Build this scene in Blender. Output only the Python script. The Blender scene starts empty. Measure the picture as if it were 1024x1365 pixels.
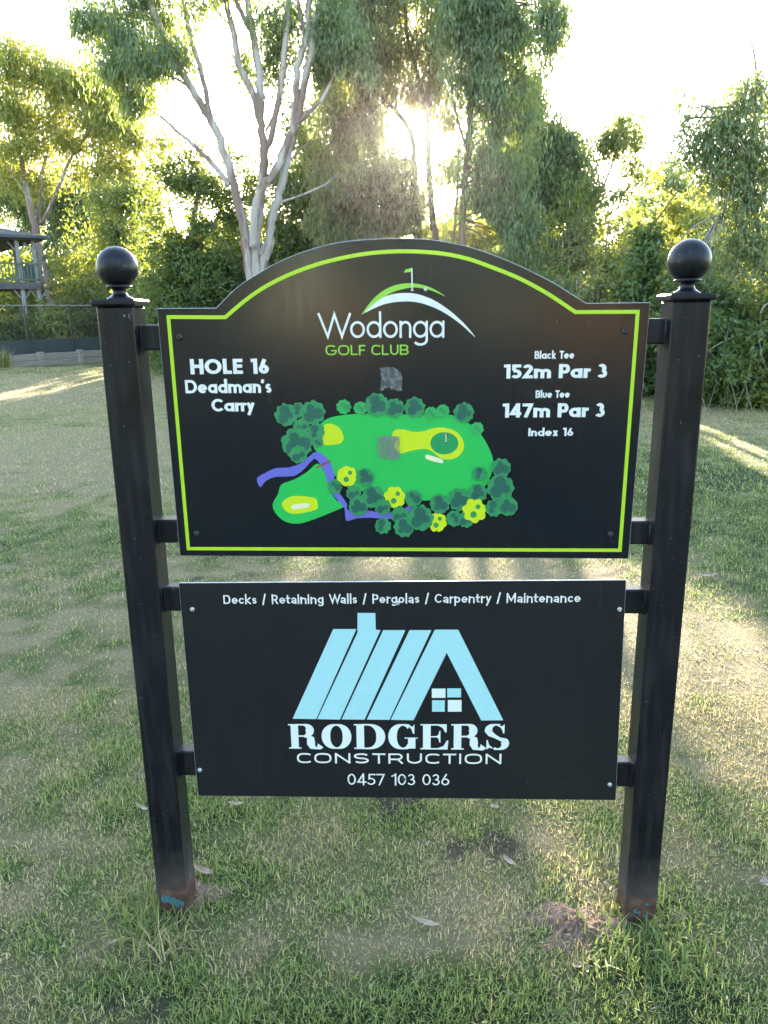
import bpy, math, random
import numpy as np
from mathutils import Matrix, Vector

rng = np.random.default_rng(7)
random.seed(7)
S = bpy.context.scene
COL = S.collection

# ------------------------------------------------------------------ camera
FPX, CX, CD, CH = 1026.0, 0.031, 1.658, 1.5
YAW, PITCH, ROLL = 0.0416, 0.2556, -0.0127
def cam_axes():
    cy, sy, cp, sp = math.cos(YAW), math.sin(YAW), math.cos(PITCH), math.sin(PITCH)
    f = np.array([-sy*cp, cy*cp, -sp]); r = np.array([cy, sy, 0.0]); u = np.cross(r, f)
    c, s = math.cos(ROLL), math.sin(ROLL)
    return c*r + s*u, c*u - s*r, f
AR, AU, AF = cam_axes()
CAM = np.array([CX, -CD, CH])
cd = bpy.data.cameras.new('camera'); co = bpy.data.objects.new('camera', cd); COL.objects.link(co)
cd.sensor_fit = 'VERTICAL'; cd.sensor_height = 36.0; cd.sensor_width = 36.0
cd.lens = FPX/1365*36; cd.clip_start = 0.02; cd.clip_end = 3000
co.matrix_world = Matrix(((AR[0], AU[0], -AF[0], CAM[0]), (AR[1], AU[1], -AF[1], CAM[1]),
                          (AR[2], AU[2], -AF[2], CAM[2]), (0, 0, 0, 1)))
S.camera = co
def ray(px, py):
    d = AR*(px-512)/FPX - AU*(py-682.5)/FPX + AF
    return d
def at(px, py, Y):                       # point of the photograph that stands on the plane y = Y
    d = ray(px, py); return CAM + d*(Y-CAM[1])/d[1]
def gnd(px, py, z=0.0):                  # point of the photograph that lies on the ground
    d = ray(px, py); return CAM + d*(z-CAM[2])/d[2]
# ------------------------------------------------------------------ light
SD = ray(559, 165); SD = SD/np.linalg.norm(SD)          # direction towards the sun
EL = math.asin(SD[2]); AZ = math.atan2(SD[0], SD[1])
W = bpy.data.worlds.new('World'); S.world = W; W.use_nodes = True
nt = W.node_tree; bg = nt.nodes['Background']
sky = nt.nodes.new('ShaderNodeTexSky'); sky.sky_type = 'NISHITA'; sky.sun_disc = False
sky.sun_elevation = EL; sky.sun_rotation = AZ; sky.air_density = 1.0; sky.dust_density = 0.6; sky.ozone_density = 0.8
nt.links.new(sky.outputs[0], bg.inputs[0]); bg.inputs[1].default_value = 0.15
sl = bpy.data.lights.new('sun', 'SUN'); sl.energy = 5.0; sl.angle = math.radians(0.55); sl.color = (1.0, 0.88, 0.70)
so = bpy.data.objects.new('sun', sl); COL.objects.link(so)
so.rotation_euler = Vector((SD[0], SD[1], SD[2])).to_track_quat('Z', 'Y').to_euler()
so.location = (3, 10, 20)
vs = S.view_settings
S.display_settings.display_device = 'sRGB'
vs.view_transform = 'Standard'; vs.look = 'None'; vs.gamma = 1.0; vs.use_curve_mapping = False
vs.exposure = 3.25
S.render.engine = 'CYCLES'
S.cycles.max_bounces = 7; S.cycles.diffuse_bounces = 3; S.cycles.glossy_bounces = 3
S.cycles.transmission_bounces = 4; S.cycles.transparent_max_bounces = 6
S.cycles.use_denoising = True
try: S.cycles.denoiser = 'OPENIMAGEDENOISE'
except Exception: pass

# ------------------------------------------------------------------ helpers
def tag(o, label=None, cat=None, group=None, kind=None):
    if label: o['label'] = label
    if cat: o['category'] = cat
    if group: o['group'] = group
    if kind: o['kind'] = kind
    return o
def empty(name, loc=(0, 0, 0)):
    o = bpy.data.objects.new(name, None); COL.objects.link(o); o.location = tuple(float(c) for c in loc)
    o.empty_display_size = 0.1
    return o
def mesh_np(name, V, F, attrs=None, smooth=False):
    """V (n,3); F (m,k) int array or list of lists"""
    me = bpy.data.meshes.new(name)
    V = np.asarray(V, dtype=np.float32)
    if isinstance(F, np.ndarray):
        m, k = F.shape
        me.vertices.add(len(V)); me.vertices.foreach_set('co', V.ravel())
        me.loops.add(m*k); me.loops.foreach_set('vertex_index', F.astype(np.int32).ravel())
        me.polygons.add(m); me.polygons.foreach_set('loop_start', np.arange(0, m*k, k, dtype=np.int32))
        try: me.polygons.foreach_set('loop_total', np.full(m, k, dtype=np.int32))
        except Exception: pass
        me.update(calc_edges=True)
    else:
        me.from_pydata([tuple(map(float, v)) for v in V], [], F); me.update()
    if attrs:
        for n, a in attrs.items():
            at_ = me.attributes.new(n, 'FLOAT', 'POINT'); at_.data.foreach_set('value', np.asarray(a, dtype=np.float32))
    if smooth:
        me.polygons.foreach_set('use_smooth', np.ones(len(me.polygons), dtype=bool))
    return me
def link(name, me, mat, parent=None, loc=None):
    o = bpy.data.objects.new(name, me); COL.objects.link(o)
    if mat is not None:
        if isinstance(mat, (list, tuple)):
            if not me.materials:
                for m in mat: me.materials.append(m)
        elif not me.materials: me.materials.append(mat)
    if parent is not None: o.parent = parent
    if loc is not None: o.location = tuple(float(c) for c in loc)
    return o
class MB:                                              # collects simple solids into one mesh
    def __init__(s): s.v = []; s.f = []
    def add(s, v, f):
        n = len(s.v); s.v += [tuple(map(float, p)) for p in v]; s.f += [[i+n for i in q] for q in f]; return s
    def box(s, a, b, bev=0.0):
        (x0, y0, z0), (x1, y1, z1) = a, b
        if bev <= 0:
            v = [(x, y, z) for z in (z0, z1) for y in (y0, y1) for x in (x0, x1)]
            return s.add(v, [[0, 2, 3, 1], [4, 5, 7, 6], [0, 1, 5, 4], [2, 6, 7, 3], [0, 4, 6, 2], [1, 3, 7, 5]])
        prof = []                                      # rounded vertical edges, chamfered ends
        for cx, cy, a0 in ((x1-bev, y1-bev, 0), (x0+bev, y1-bev, 90), (x0+bev, y0+bev, 180), (x1-bev, y0+bev, 270)):
            for k in range(4):
                t = math.radians(a0+30*k); prof.append((cx, cy, math.cos(t), math.sin(t)))
        v = []; n = len(prof)
        for z, e in ((z0, -1), (z0+bev, 0), (z1-bev, 0), (z1, -1)):
            r = bev if e == 0 else bev*0.35
            v += [(cx+c*r, cy+d*r, z) for cx, cy, c, d in prof]
        f = [[j*n+i, j*n+(i+1) % n, (j+1)*n+(i+1) % n, (j+1)*n+i] for j in range(3) for i in range(n)]
        f += [list(range(n))[::-1], [3*n+i for i in range(n)]]
        return s.add(v, f)
    def bar(s, p, q, r, n=6, r2=None):
        p = np.array(p, float); q = np.array(q, float); d = q-p; d /= np.linalg.norm(d)
        a = np.cross(d, [0, 0, 1.0]); 
        if np.linalg.norm(a) < 1e-3: a = np.array([1.0, 0, 0])
        a /= np.linalg.norm(a); b = np.cross(d, a); r2 = r if r2 is None else r2
        v = [p+(a*math.cos(2*math.pi*i/n)+b*math.sin(2*math.pi*i/n))*r for i in range(n)]
        v += [q+(a*math.cos(2*math.pi*i/n)+b*math.sin(2*math.pi*i/n))*r2 for i in range(n)]
        return s.add(v, [[i, (i+1) % n, n+(i+1) % n, n+i] for i in range(n)]+[list(range(n))[::-1], [n+i for i in range(n)]])
    def tube(s, pts, rad, n=8, wob=0.0):
        pts = np.array(pts, float); v = []; m = len(pts)
        a = None
        for i in range(m):
            d = pts[min(i+1, m-1)]-pts[max(i-1, 0)]; d /= np.linalg.norm(d)+1e-9
            if a is None: a = np.cross(d, [0.3, 1, 0.1])
            a = a-d*np.dot(a, d); a /= np.linalg.norm(a)+1e-9; b = np.cross(d, a)
            for k in range(n):
                t = 2*math.pi*k/n; rr = rad[i]*(1+wob*math.sin(3*t+i*0.7)+wob*random.uniform(-.6, .6))
                v.append(pts[i]+(a*math.cos(t)+b*math.sin(t))*rr)
        f = [[i*n+k, i*n+(k+1) % n, (i+1)*n+(k+1) % n, (i+1)*n+k] for i in range(m-1) for k in range(n)]
        f += [list(range(n))[::-1], [(m-1)*n+k for k in range(n)]]
        return s.add(v, f)
    def lathe(s, c, prof, n=28):
        v = []; m = len(prof)
        for r, z in prof:
            for k in range(n):
                t = 2*math.pi*k/n; v.append((c[0]+r*math.cos(t), c[1]+r*math.sin(t), c[2]+z))
        f = [[i*n+k, i*n+(k+1) % n, (i+1)*n+(k+1) % n, (i+1)*n+k] for i in range(m-1) for k in range(n)]
        f += [list(range(n))[::-1], [(m-1)*n+k for k in range(n)]]
        return s.add(v, f)
    def build(s, name, mat, parent=None, smooth=False):
        me = mesh_np(name, s.v, s.f, smooth=smooth); return link(name, me, mat, parent)
def smooth_path(pts, n=6):
    """Catmull-Rom through the points"""
    P = np.array(pts, float); out = []
    for i in range(len(P)-1):
        p0 = P[max(i-1, 0)]; p1 = P[i]; p2 = P[i+1]; p3 = P[min(i+2, len(P)-1)]
        for k in range(n):
            t = k/n
            out.append(0.5*((2*p1)+(-p0+p2)*t+(2*p0-5*p1+4*p2-p3)*t*t+(-p0+3*p1-3*p2+p3)*t**3))
    out.append(P[-1]); return np.array(out)
def vnoise(x, y, seed=0):
    """smooth value noise in -1..1 on arrays"""
    xi = np.floor(x).astype(np.int64); yi = np.floor(y).astype(np.int64); fx = x-xi; fy = y-yi
    def h(a, b):
        n = (a*374761393+b*668265263+seed*974634777) & 0x7fffffff
        n = ((n ^ (n >> 13))*1274126177) & 0x7fffffff
        return ((n ^ (n >> 16)) & 0xffff)/32767.5-1
    u = fx*fx*(3-2*fx); v = fy*fy*(3-2*fy)
    return (h(xi, yi)*(1-u)+h(xi+1, yi)*u)*(1-v)+(h(xi, yi+1)*(1-u)+h(xi+1, yi+1)*u)*v
def fbm(x, y, seed=0, octv=4):
    s = 0; a = 0.5
    for k in range(octv): s = s+a*vnoise(x*2**k+17.3*k, y*2**k-9.1*k, seed+k); a *= 0.5
    return s

# ------------------------------------------------------------------ materials
def new_mat(name):
    m = bpy.data.materials.new(name); m.use_nodes = True; n = m.node_tree; n.nodes.clear()
    out = n.nodes.new('ShaderNodeOutputMaterial'); return m, n, out
def N(n, t, **kw):
    x = n.nodes.new(t)
    for k, v in kw.items(): setattr(x, k, v)
    return x
def ramp(n, stops):
    r = n.nodes.new('ShaderNodeValToRGB'); e = r.color_ramp.elements
    while len(e) < len(stops): e.new(0.5)
    for i, (p, c) in enumerate(stops): e[i].position = p; e[i].color = (c[0], c[1], c[2], 1)
    return r
def principled(n, out, **kw):
    p = n.nodes.new('ShaderNodeBsdfPrincipled'); n.links.new(p.outputs[0], out.inputs[0])
    for k, v in kw.items():
        k = k.replace('_', ' ')
        p.inputs[k].default_value = v
    return p
def noisy_mat(name, c1, c2, scale=8, rough=0.5, bump=0.1, stretch=(1, 1, 1), metal=0.0, detail=6, rough2=None, dist=0.002, spec=0.5):
    m, n, out = new_mat(name); p = principled(n, out, Roughness=rough, Metallic=metal)
    p.inputs['Specular IOR Level'].default_value = spec
    tc = N(n, 'ShaderNodeTexCoord'); mp = N(n, 'ShaderNodeMapping'); mp.inputs['Scale'].default_value = stretch
    n.links.new(tc.outputs['Object'], mp.inputs[0])
    t = N(n, 'ShaderNodeTexNoise'); t.inputs['Scale'].default_value = scale; t.inputs['Detail'].default_value = detail
    n.links.new(mp.outputs[0], t.inputs['Vector'])
    r = ramp(n, [(0.3, c1), (0.7, c2)]); n.links.new(t.outputs[0], r.inputs[0]); n.links.new(r.outputs[0], p.inputs['Base Color'])
    if rough2 is not None:
        mr = N(n, 'ShaderNodeMapRange'); mr.inputs[1].default_value = .3; mr.inputs[2].default_value = .7
        mr.inputs[3].default_value = rough; mr.inputs[4].default_value = rough2
        n.links.new(t.outputs[0], mr.inputs[0]); n.links.new(mr.outputs[0], p.inputs['Roughness'])
    if bump:
        b = N(n, 'ShaderNodeBump'); b.inputs['Strength'].default_value = bump; b.inputs['Distance'].default_value = dist
        n.links.new(t.outputs[0], b.inputs['Height']); n.links.new(b.outputs[0], p.inputs['Normal'])
    return m
def leaf_mat(name, dark, light, trans, tmix=0.38, rough=0.45):
    m, n, out = new_mat(name)
    a = N(n, 'ShaderNodeAttribute', attribute_name='tint')
    r = ramp(n, [(0.0, dark), (0.75, light), (1.0, (light[0]*1.5, light[1]*1.15, light[2]*0.8))])
    n.links.new(a.outputs['Fac'], r.inputs[0])
    p = n.nodes.new('ShaderNodeBsdfPrincipled'); p.inputs['Roughness'].default_value = rough
    p.inputs['Specular IOR Level'].default_value = 0.35
    n.links.new(r.outputs[0], p.inputs['Base Color'])
    tr = n.nodes.new('ShaderNodeBsdfTranslucent')
    r2 = ramp(n, [(0.0, tuple(c*0.6 for c in trans)), (1.0, trans)]); n.links.new(a.outputs['Fac'], r2.inputs[0])
    n.links.new(r2.outputs[0], tr.inputs['Color'])
    mx = n.nodes.new('ShaderNodeMixShader'); mx.inputs[0].default_value = tmix
    n.links.new(p.outputs[0], mx.inputs[1]); n.links.new(tr.outputs[0], mx.inputs[2]); n.links.new(mx.outputs[0], out.inputs[0])
    return m
M = {}
M['gum_blue'] = leaf_mat('gum_leaf_blue', (0.07, 0.11, 0.07), (0.14, 0.19, 0.12), (0.44, 0.54, 0.08), .38)
M['gum_olive'] = leaf_mat('gum_leaf_olive', (0.06, 0.09, 0.035), (0.13, 0.17, 0.065), (0.50, 0.55, 0.06), 0.4)
M['gum_brown'] = leaf_mat('gum_leaf_brownish', (0.08, 0.095, 0.06), (0.15, 0.165, 0.10), (0.50, 0.50, 0.09), 0.38)
M['gum_right'] = leaf_mat('gum_leaf_fresh', (0.09, 0.135, 0.075), (0.17, 0.225, 0.13), (0.46, 0.52, 0.13), .42)
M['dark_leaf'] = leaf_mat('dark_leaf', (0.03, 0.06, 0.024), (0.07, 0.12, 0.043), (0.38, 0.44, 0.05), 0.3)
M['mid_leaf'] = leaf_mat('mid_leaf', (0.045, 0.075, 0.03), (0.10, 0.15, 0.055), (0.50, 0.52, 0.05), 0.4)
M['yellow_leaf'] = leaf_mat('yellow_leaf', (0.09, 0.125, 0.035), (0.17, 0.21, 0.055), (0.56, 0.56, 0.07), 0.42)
M['scrub'] = leaf_mat('scrub_leaf', (0.05, 0.065, 0.03), (0.12, 0.13, 0.06), (0.45, 0.46, 0.08), 0.33)
def bark_mat(name, base, patch, dark, scale=6, thr=0.6, stretch=(1, 1, .25)):
    m, n, out = new_mat(name); p = principled(n, out, Roughness=0.75)
    tc = N(n, 'ShaderNodeTexCoord'); mp = N(n, 'ShaderNodeMapping'); mp.inputs['Scale'].default_value = stretch
    n.links.new(tc.outputs['Object'], mp.inputs[0])
    t = N(n, 'ShaderNodeTexNoise'); t.inputs['Scale'].default_value = scale; t.inputs['Detail'].default_value = 7
    t2 = N(n, 'ShaderNodeTexNoise'); t2.inputs['Scale'].default_value = scale*0.35; t2.inputs['Detail'].default_value = 5
    n.links.new(mp.outputs[0], t.inputs['Vector']); n.links.new(mp.outputs[0], t2.inputs['Vector'])
    r = ramp(n, [(0.3, base), (0.5, tuple(c*0.78 for c in base)), (0.56, tuple(c*0.95 for c in base)), (0.72, patch)]); n.links.new(t.outputs[0], r.inputs[0])
    r2 = ramp(n, [(thr, (0, 0, 0)), (thr+0.06, (1, 1, 1))]); n.links.new(t2.outputs[0], r2.inputs[0])
    mx = N(n, 'ShaderNodeMixRGB'); n.links.new(r2.outputs[0], mx.inputs[0]); n.links.new(r.outputs[0], mx.inputs[1])
    mx.inputs[2].default_value = (*dark, 1); n.links.new(mx.outputs[0], p.inputs['Base Color'])
    b = N(n, 'ShaderNodeBump'); b.inputs['Strength'].default_value = 0.5; b.inputs['Distance'].default_value = 0.01
    n.links.new(t.outputs[0], b.inputs['Height']); n.links.new(b.outputs[0], p.inputs['Normal'])
    return m
M['white_bark'] = bark_mat('white_gum_bark', (0.33, 0.285, 0.26), (0.15, 0.115, 0.10), (0.15, 0.10, 0.08), 6, 0.5)
M['peel_bark'] = bark_mat('peeling_bark', (0.30, 0.24, 0.22), (0.16, 0.075, 0.06), (0.17, 0.08, 0.06), 7, 0.50)
M['brown_bark'] = bark_mat('brown_bark', (0.16, 0.11, 0.085), (0.10, 0.07, 0.055), (0.06, 0.04, 0.03), 8)
M['grey_bark'] = bark_mat('grey_bark', (0.26, 0.23, 0.20), (0.16, 0.13, 0.11), (0.10, 0.08, 0.07), 8)
M['stick'] = noisy_mat('dry_stick', (0.22, 0.18, 0.14), (0.34, 0.29, 0.23), 14, 0.8)

# black paint of the posts, with rust and old blue paint near the ground
def post_mat():
    m, n, out = new_mat('black_post_paint'); p = principled(n, out, Roughness=0.32); p.inputs['Specular IOR Level'].default_value = 0.26
    tc = N(n, 'ShaderNodeTexCoord'); sx = N(n, 'ShaderNodeSeparateXYZ'); n.links.new(tc.outputs['Object'], sx.inputs[0])
    t = N(n, 'ShaderNodeTexNoise'); t.inputs['Scale'].default_value = 30; t.inputs['Detail'].default_value = 8
    n.links.new(tc.outputs['Object'], t.inputs['Vector'])
    # height with ragged edge
    ma = N(n, 'ShaderNodeMath', operation='MULTIPLY_ADD'); n.links.new(t.outputs[0], ma.inputs[0]); ma.inputs[1].default_value = -0.13
    n.links.new(sx.outputs['Z'], ma.inputs[2])
    rust = ramp(n, [(0.0, (1, 1, 1)), (0.006, (0.8, 0.8, 0.8)), (0.03, (0, 0, 0))]); n.links.new(ma.outputs[0], rust.inputs[0])
    # dusty grime band above the rust, soft
    grime = ramp(n, [(0.0, (1, 1, 1)), (0.05, (0.6, 0.6, 0.6)), (0.14, (0, 0, 0))]); n.links.new(ma.outputs[0], grime.inputs[0])
    sp = N(n, 'ShaderNodeTexNoise'); sp.inputs['Scale'].default_value = 130; sp.inputs['Detail'].default_value = 2
    n.links.new(tc.outputs['Object'], sp.inputs['Vector'])
    specks = ramp(n, [(0.70, (0, 0, 0)), (0.735, (1, 1, 1))]); n.links.new(sp.outputs[0], specks.inputs[0])
    big = N(n, 'ShaderNodeTexNoise'); big.inputs['Scale'].default_value = 5; big.inputs['Detail'].default_value = 6
    n.links.new(tc.outputs['Object'], big.inputs['Vector'])
    c0 = ramp(n, [(0.3, (0.0045, 0.005, 0.0085)), (0.75, (0.008, 0.0085, 0.0135))]); n.links.new(big.outputs[0], c0.inputs[0])
    m1 = N(n, 'ShaderNodeMixRGB'); n.links.new(specks.outputs[0], m1.inputs[0]); n.links.new(c0.outputs[0], m1.inputs[1]); m1.inputs[2].default_value = (0.09, 0.085, 0.09, 1)
    mp = N(n, 'ShaderNodeMapping'); mp.inputs['Scale'].default_value = (1, 1, .10); n.links.new(tc.outputs['Object'], mp.inputs[0])
    ws = N(n, 'ShaderNodeTexNoise'); ws.inputs['Scale'].default_value = 55; ws.inputs['Detail'].default_value = 6; n.links.new(mp.outputs[0], ws.inputs['Vector'])
    wr = ramp(n, [(0.48, (0, 0, 0)), (0.75, (0.30, 0.30, 0.30))]); n.links.new(ws.outputs[0], wr.inputs[0])
    wm = N(n, 'ShaderNodeMixRGB'); n.links.new(wr.outputs[0], wm.inputs[0]); n.links.new(m1.outputs[0], wm.inputs[1]); wm.inputs[2].default_value = (0.055, 0.052, 0.052, 1); m1 = wm
    g = N(n, 'ShaderNodeMath', operation='MULTIPLY'); n.links.new(grime.outputs[0], g.inputs[0]); g.inputs[1].default_value = 0.45
    m2 = N(n, 'ShaderNodeMixRGB'); n.links.new(g.outputs[0], m2.inputs[0]); n.links.new(m1.outputs[0], m2.inputs[1]); m2.inputs[2].default_value = (0.10, 0.085, 0.08, 1)
    rc = ramp(n, [(0.38, (0.035, 0.025, 0.022)), (0.55, (0.085, 0.04, 0.028)), (0.66, (0.08, 0.065, 0.06))]); n.links.new(t.outputs[0], rc.inputs[0])
    m3 = N(n, 'ShaderNodeMixRGB'); n.links.new(rust.outputs[0], m3.inputs[0]); n.links.new(m2.outputs[0], m3.inputs[1]); n.links.new(rc.outputs[0], m3.inputs[2])
    n.links.new(m3.outputs[0], p.inputs['Base Color'])
    rr = N(n, 'ShaderNodeMapRange'); rr.inputs[3].default_value = 0.26; rr.inputs[4].default_value = 0.46
    rr.inputs[1].default_value = .3; rr.inputs[2].default_value = .7
    n.links.new(big.outputs[0], rr.inputs[0])
    ad = N(n, 'ShaderNodeMath', operation='MULTIPLY_ADD'); n.links.new(grime.outputs[0], ad.inputs[0]); ad.inputs[1].default_value = 0.4; n.links.new(rr.outputs[0], ad.inputs[2])
    n.links.new(ad.outputs[0], p.inputs['Roughness'])
    b = N(n, 'ShaderNodeBump'); b.inputs['Strength'].default_value = 0.25; b.inputs['Distance'].default_value = 0.0006
    n.links.new(sp.outputs[0], b.inputs['Height']); n.links.new(b.outputs[0], p.inputs['Normal'])
    return m
M['post'] = post_mat()
def panel_mat(name, dark, rough):
    m, n, out = new_mat(name); p = principled(n, out, Roughness=rough); p.inputs['Specular IOR Level'].default_value = 0.45
    tc = N(n, 'ShaderNodeTexCoord'); mp = N(n, 'ShaderNodeMapping'); mp.inputs['Scale'].default_value = (1, 1, 0.06)
    n.links.new(tc.outputs['Object'], mp.inputs[0])
    t = N(n, 'ShaderNodeTexNoise'); t.inputs['Scale'].default_value = 130; t.inputs['Detail'].default_value = 5
    n.links.new(mp.outputs[0], t.inputs['Vector'])
    r = ramp(n, [(0.35, dark), (0.6, tuple(c*1.15 for c in dark)), (0.78, tuple(c*1.6 for c in dark))]); n.links.new(t.outputs[0], r.inputs[0])
    big = N(n, 'ShaderNodeTexNoise'); big.inputs['Scale'].default_value = 7; big.inputs['Detail'].default_value = 4
    n.links.new(tc.outputs['Object'], big.inputs['Vector'])
    sp = N(n, 'ShaderNodeTexVoronoi'); sp.inputs['Scale'].default_value = 38; n.links.new(tc.outputs['Object'], sp.inputs['Vector'])
    sr = ramp(n, [(0.035, (1, 1, 1)), (0.06, (0, 0, 0))]); n.links.new(sp.outputs['Distance'], sr.inputs[0])
    k = N(n, 'ShaderNodeMath', operation='GREATER_THAN'); n.links.new(big.outputs[0], k.inputs[0]); k.inputs[1].default_value = 0.6
    kk = N(n, 'ShaderNodeMath', operation='MULTIPLY'); n.links.new(sr.outputs[0], kk.inputs[0]); n.links.new(k.outputs[0], kk.inputs[1])
    mx = N(n, 'ShaderNodeMixRGB'); n.links.new(kk.outputs[0], mx.inputs[0]); n.links.new(r.outputs[0], mx.inputs[1]); mx.inputs[2].default_value = (0.16, 0.15, 0.14, 1)
    n.links.new(mx.outputs[0], p.inputs['Base Color'])
    mr = N(n, 'ShaderNodeMapRange'); mr.inputs[1].default_value = .35; mr.inputs[2].default_value = .75
    mr.inputs[3].default_value = rough; mr.inputs[4].default_value = rough+0.05
    n.links.new(t.outputs[0], mr.inputs[0]); n.links.new(mr.outputs[0], p.inputs['Roughness'])
    b = N(n, 'ShaderNodeBump'); b.inputs['Strength'].default_value = 0.05; b.inputs['Distance'].default_value = 0.0003
    n.links.new(t.outputs[0], b.inputs['Height']); n.links.new(b.outputs[0], p.inputs['Normal'])
    return m
M['panel'] = panel_mat('black_sign_face', (0.006, 0.0075, 0.013), 0.15)
M['panel2'] = panel_mat('black_sign_face_lower', (0.0075, 0.0085, 0.013), 0.33)
M['panel_edge'] = noisy_mat('panel_edge', (0.30, 0.30, 0.31), (0.46, 0.46, 0.47), 60, 0.4)
def ink(name, c, rough=0.42, spot=0.85):
    return noisy_mat(name, tuple(x*spot for x in c), c, 45, rough, 0)
M['white_ink'] = ink('white_vinyl', (0.74, 0.73, 0.72))
M['ice_ink'] = ink('pale_blue_white_vinyl', (0.66, 0.72, 0.74), 0.42, 0.95)
M['lime_ink'] = ink('lime_vinyl', (0.40, 0.60, 0.02), 0.4, 0.92)
M['logo_green'] = ink('logo_green_vinyl', (0.26, 0.55, 0.05), 0.4, 0.92)
M['sky_ink'] = ink('light_blue_vinyl', (0.34, 0.60, 0.66), 0.45, 0.96)
M['fairway_ink'] = ink('map_green', (0.01, 0.42, 0.075), 0.4, 0.94)
M['putting_ink'] = ink('map_deep_green', (0.005, 0.25, 0.08), 0.4, 0.94)
M['yellow_ink'] = ink('map_yellow', (0.52, 0.62, 0.01), 0.4, 0.94)
M['water_ink'] = ink('map_violet_blue', (0.12, 0.12, 0.50), 0.4, 0.94)
M['sand_ink'] = ink('map_sand', (0.72, 0.66, 0.45), 0.4, 0.95)
M['red_ink'] = ink('map_red', (0.28, 0.06, 0.04), 0.4)
M['tree_ink'] = ink('map_tree_green', (0.025, 0.24, 0.085), 0.4, 0.8)
M['tree_ink_b'] = ink('map_tree_bright', (0.02, 0.36, 0.09), 0.4, 0.8)
M['core_ink'] = ink('map_tree_core', (0.012, 0.10, 0.075), 0.4, 0.85)
def residue_mat():
    m, n, out = new_mat('glue_residue')
    p = n.nodes.new('ShaderNodeBsdfPrincipled'); p.inputs['Base Color'].default_value = (0.19, 0.19, 0.19, 1); p.inputs['Roughness'].default_value = 0.7
    tr = n.nodes.new('ShaderNodeBsdfTransparent'); tc = N(n, 'ShaderNodeTexCoord')
    t = N(n, 'ShaderNodeTexNoise'); t.inputs['Scale'].default_value = 90; t.inputs['Detail'].default_value = 9; n.links.new(tc.outputs['Object'], t.inputs['Vector'])
    r = ramp(n, [(0.36, (0.30, 0.30, 0.30)), (0.5, (0.55, 0.55, 0.55)), (0.64, (0.85, 0.85, 0.85))]); n.links.new(t.outputs[0], r.inputs[0])
    mx = n.nodes.new('ShaderNodeMixShader'); n.links.new(r.outputs[0], mx.inputs[0]); n.links.new(tr.outputs[0], mx.inputs[1]); n.links.new(p.outputs[0], mx.inputs[2])
    n.links.new(mx.outputs[0], out.inputs[0]); return m
M['residue'] = residue_mat()
M['steel'] = noisy_mat('galvanised_screw', (0.42, 0.42, 0.43), (0.62, 0.62, 0.63), 300, 0.35, 0.1, metal=0.7)
M['black_bolt'] = noisy_mat('black_bolt', (0.01, 0.01, 0.012), (0.03, 0.03, 0.035), 300, 0.3, 0.1)
M['cyan_paint'] = noisy_mat('old_blue_paint', (0.02, 0.07, 0.09), (0.04, 0.15, 0.19), 160, 0.6, 0.1)
M['blade'] = None

# ------------------------------------------------------------------ terrain
def gz(x, y):
    x = np.asarray(x, float); y = np.asarray(y, float)
    far = np.clip((y-3)/10, 0, 1)
    return far*(0.05*np.sin(x*0.35+1)+0.04*np.sin(y*0.5+x*0.2)) + 0.004*np.sin(x*2.1)*np.cos(y*1.7)
def gauss(x, y, c, rx, ry): return np.exp(-(((x-c[0])/rx)**2+((y-c[1])/ry)**2))
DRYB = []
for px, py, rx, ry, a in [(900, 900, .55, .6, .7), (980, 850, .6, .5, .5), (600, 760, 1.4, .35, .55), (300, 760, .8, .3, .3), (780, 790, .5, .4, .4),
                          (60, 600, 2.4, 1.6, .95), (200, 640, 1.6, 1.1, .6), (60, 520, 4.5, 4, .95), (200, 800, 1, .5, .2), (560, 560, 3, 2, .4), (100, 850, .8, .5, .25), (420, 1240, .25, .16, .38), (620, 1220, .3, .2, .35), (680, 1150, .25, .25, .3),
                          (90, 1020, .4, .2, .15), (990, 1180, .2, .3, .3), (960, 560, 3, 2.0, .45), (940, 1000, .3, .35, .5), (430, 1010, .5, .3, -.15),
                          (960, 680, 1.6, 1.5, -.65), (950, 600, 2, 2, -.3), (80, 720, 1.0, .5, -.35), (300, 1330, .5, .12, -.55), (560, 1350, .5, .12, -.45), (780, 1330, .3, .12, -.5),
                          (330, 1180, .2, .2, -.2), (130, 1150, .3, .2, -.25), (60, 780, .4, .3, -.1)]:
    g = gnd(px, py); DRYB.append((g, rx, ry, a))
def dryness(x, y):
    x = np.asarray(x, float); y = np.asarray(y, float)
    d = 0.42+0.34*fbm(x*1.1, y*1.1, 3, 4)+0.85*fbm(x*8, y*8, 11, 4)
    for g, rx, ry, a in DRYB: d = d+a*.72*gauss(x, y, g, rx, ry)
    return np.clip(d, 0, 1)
def bare(x, y):
    b = fbm(x*3.3, y*3.3, 31, 3)+0.4*vnoise(x*15, y*15, 40)
    return np.clip((b-0.52)*4, 0, 1)
def lines(segs):
    o = []
    for a, b, n in segs: o.append(np.linspace(a, b, n, endpoint=False))
    return np.concatenate(o+[[segs[-1][1]]])
gx = lines([(-140, -60, 6), (-60, -12, 25), (-12, -3, 50), (-3, 3, 120), (3, 12, 50), (12, 60, 25), (60, 140, 6)])
gy = lines([(-120, -30, 6), (-30, -2, 20), (-2, 4, 120), (4, 14, 70), (14, 40, 40), (40, 100, 10), (100, 160, 6)])
X, Y = np.meshgrid(gx, gy); nx, ny = len(gx), len(gy)
V = np.stack([X.ravel(), Y.ravel(), gz(X, Y).ravel()], 1)
i = np.arange(nx-1)[None, :]+nx*np.arange(ny-1)[:, None]; i = i.ravel()
F = np.stack([i, i+1, i+1+nx, i+nx], 1)
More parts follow.
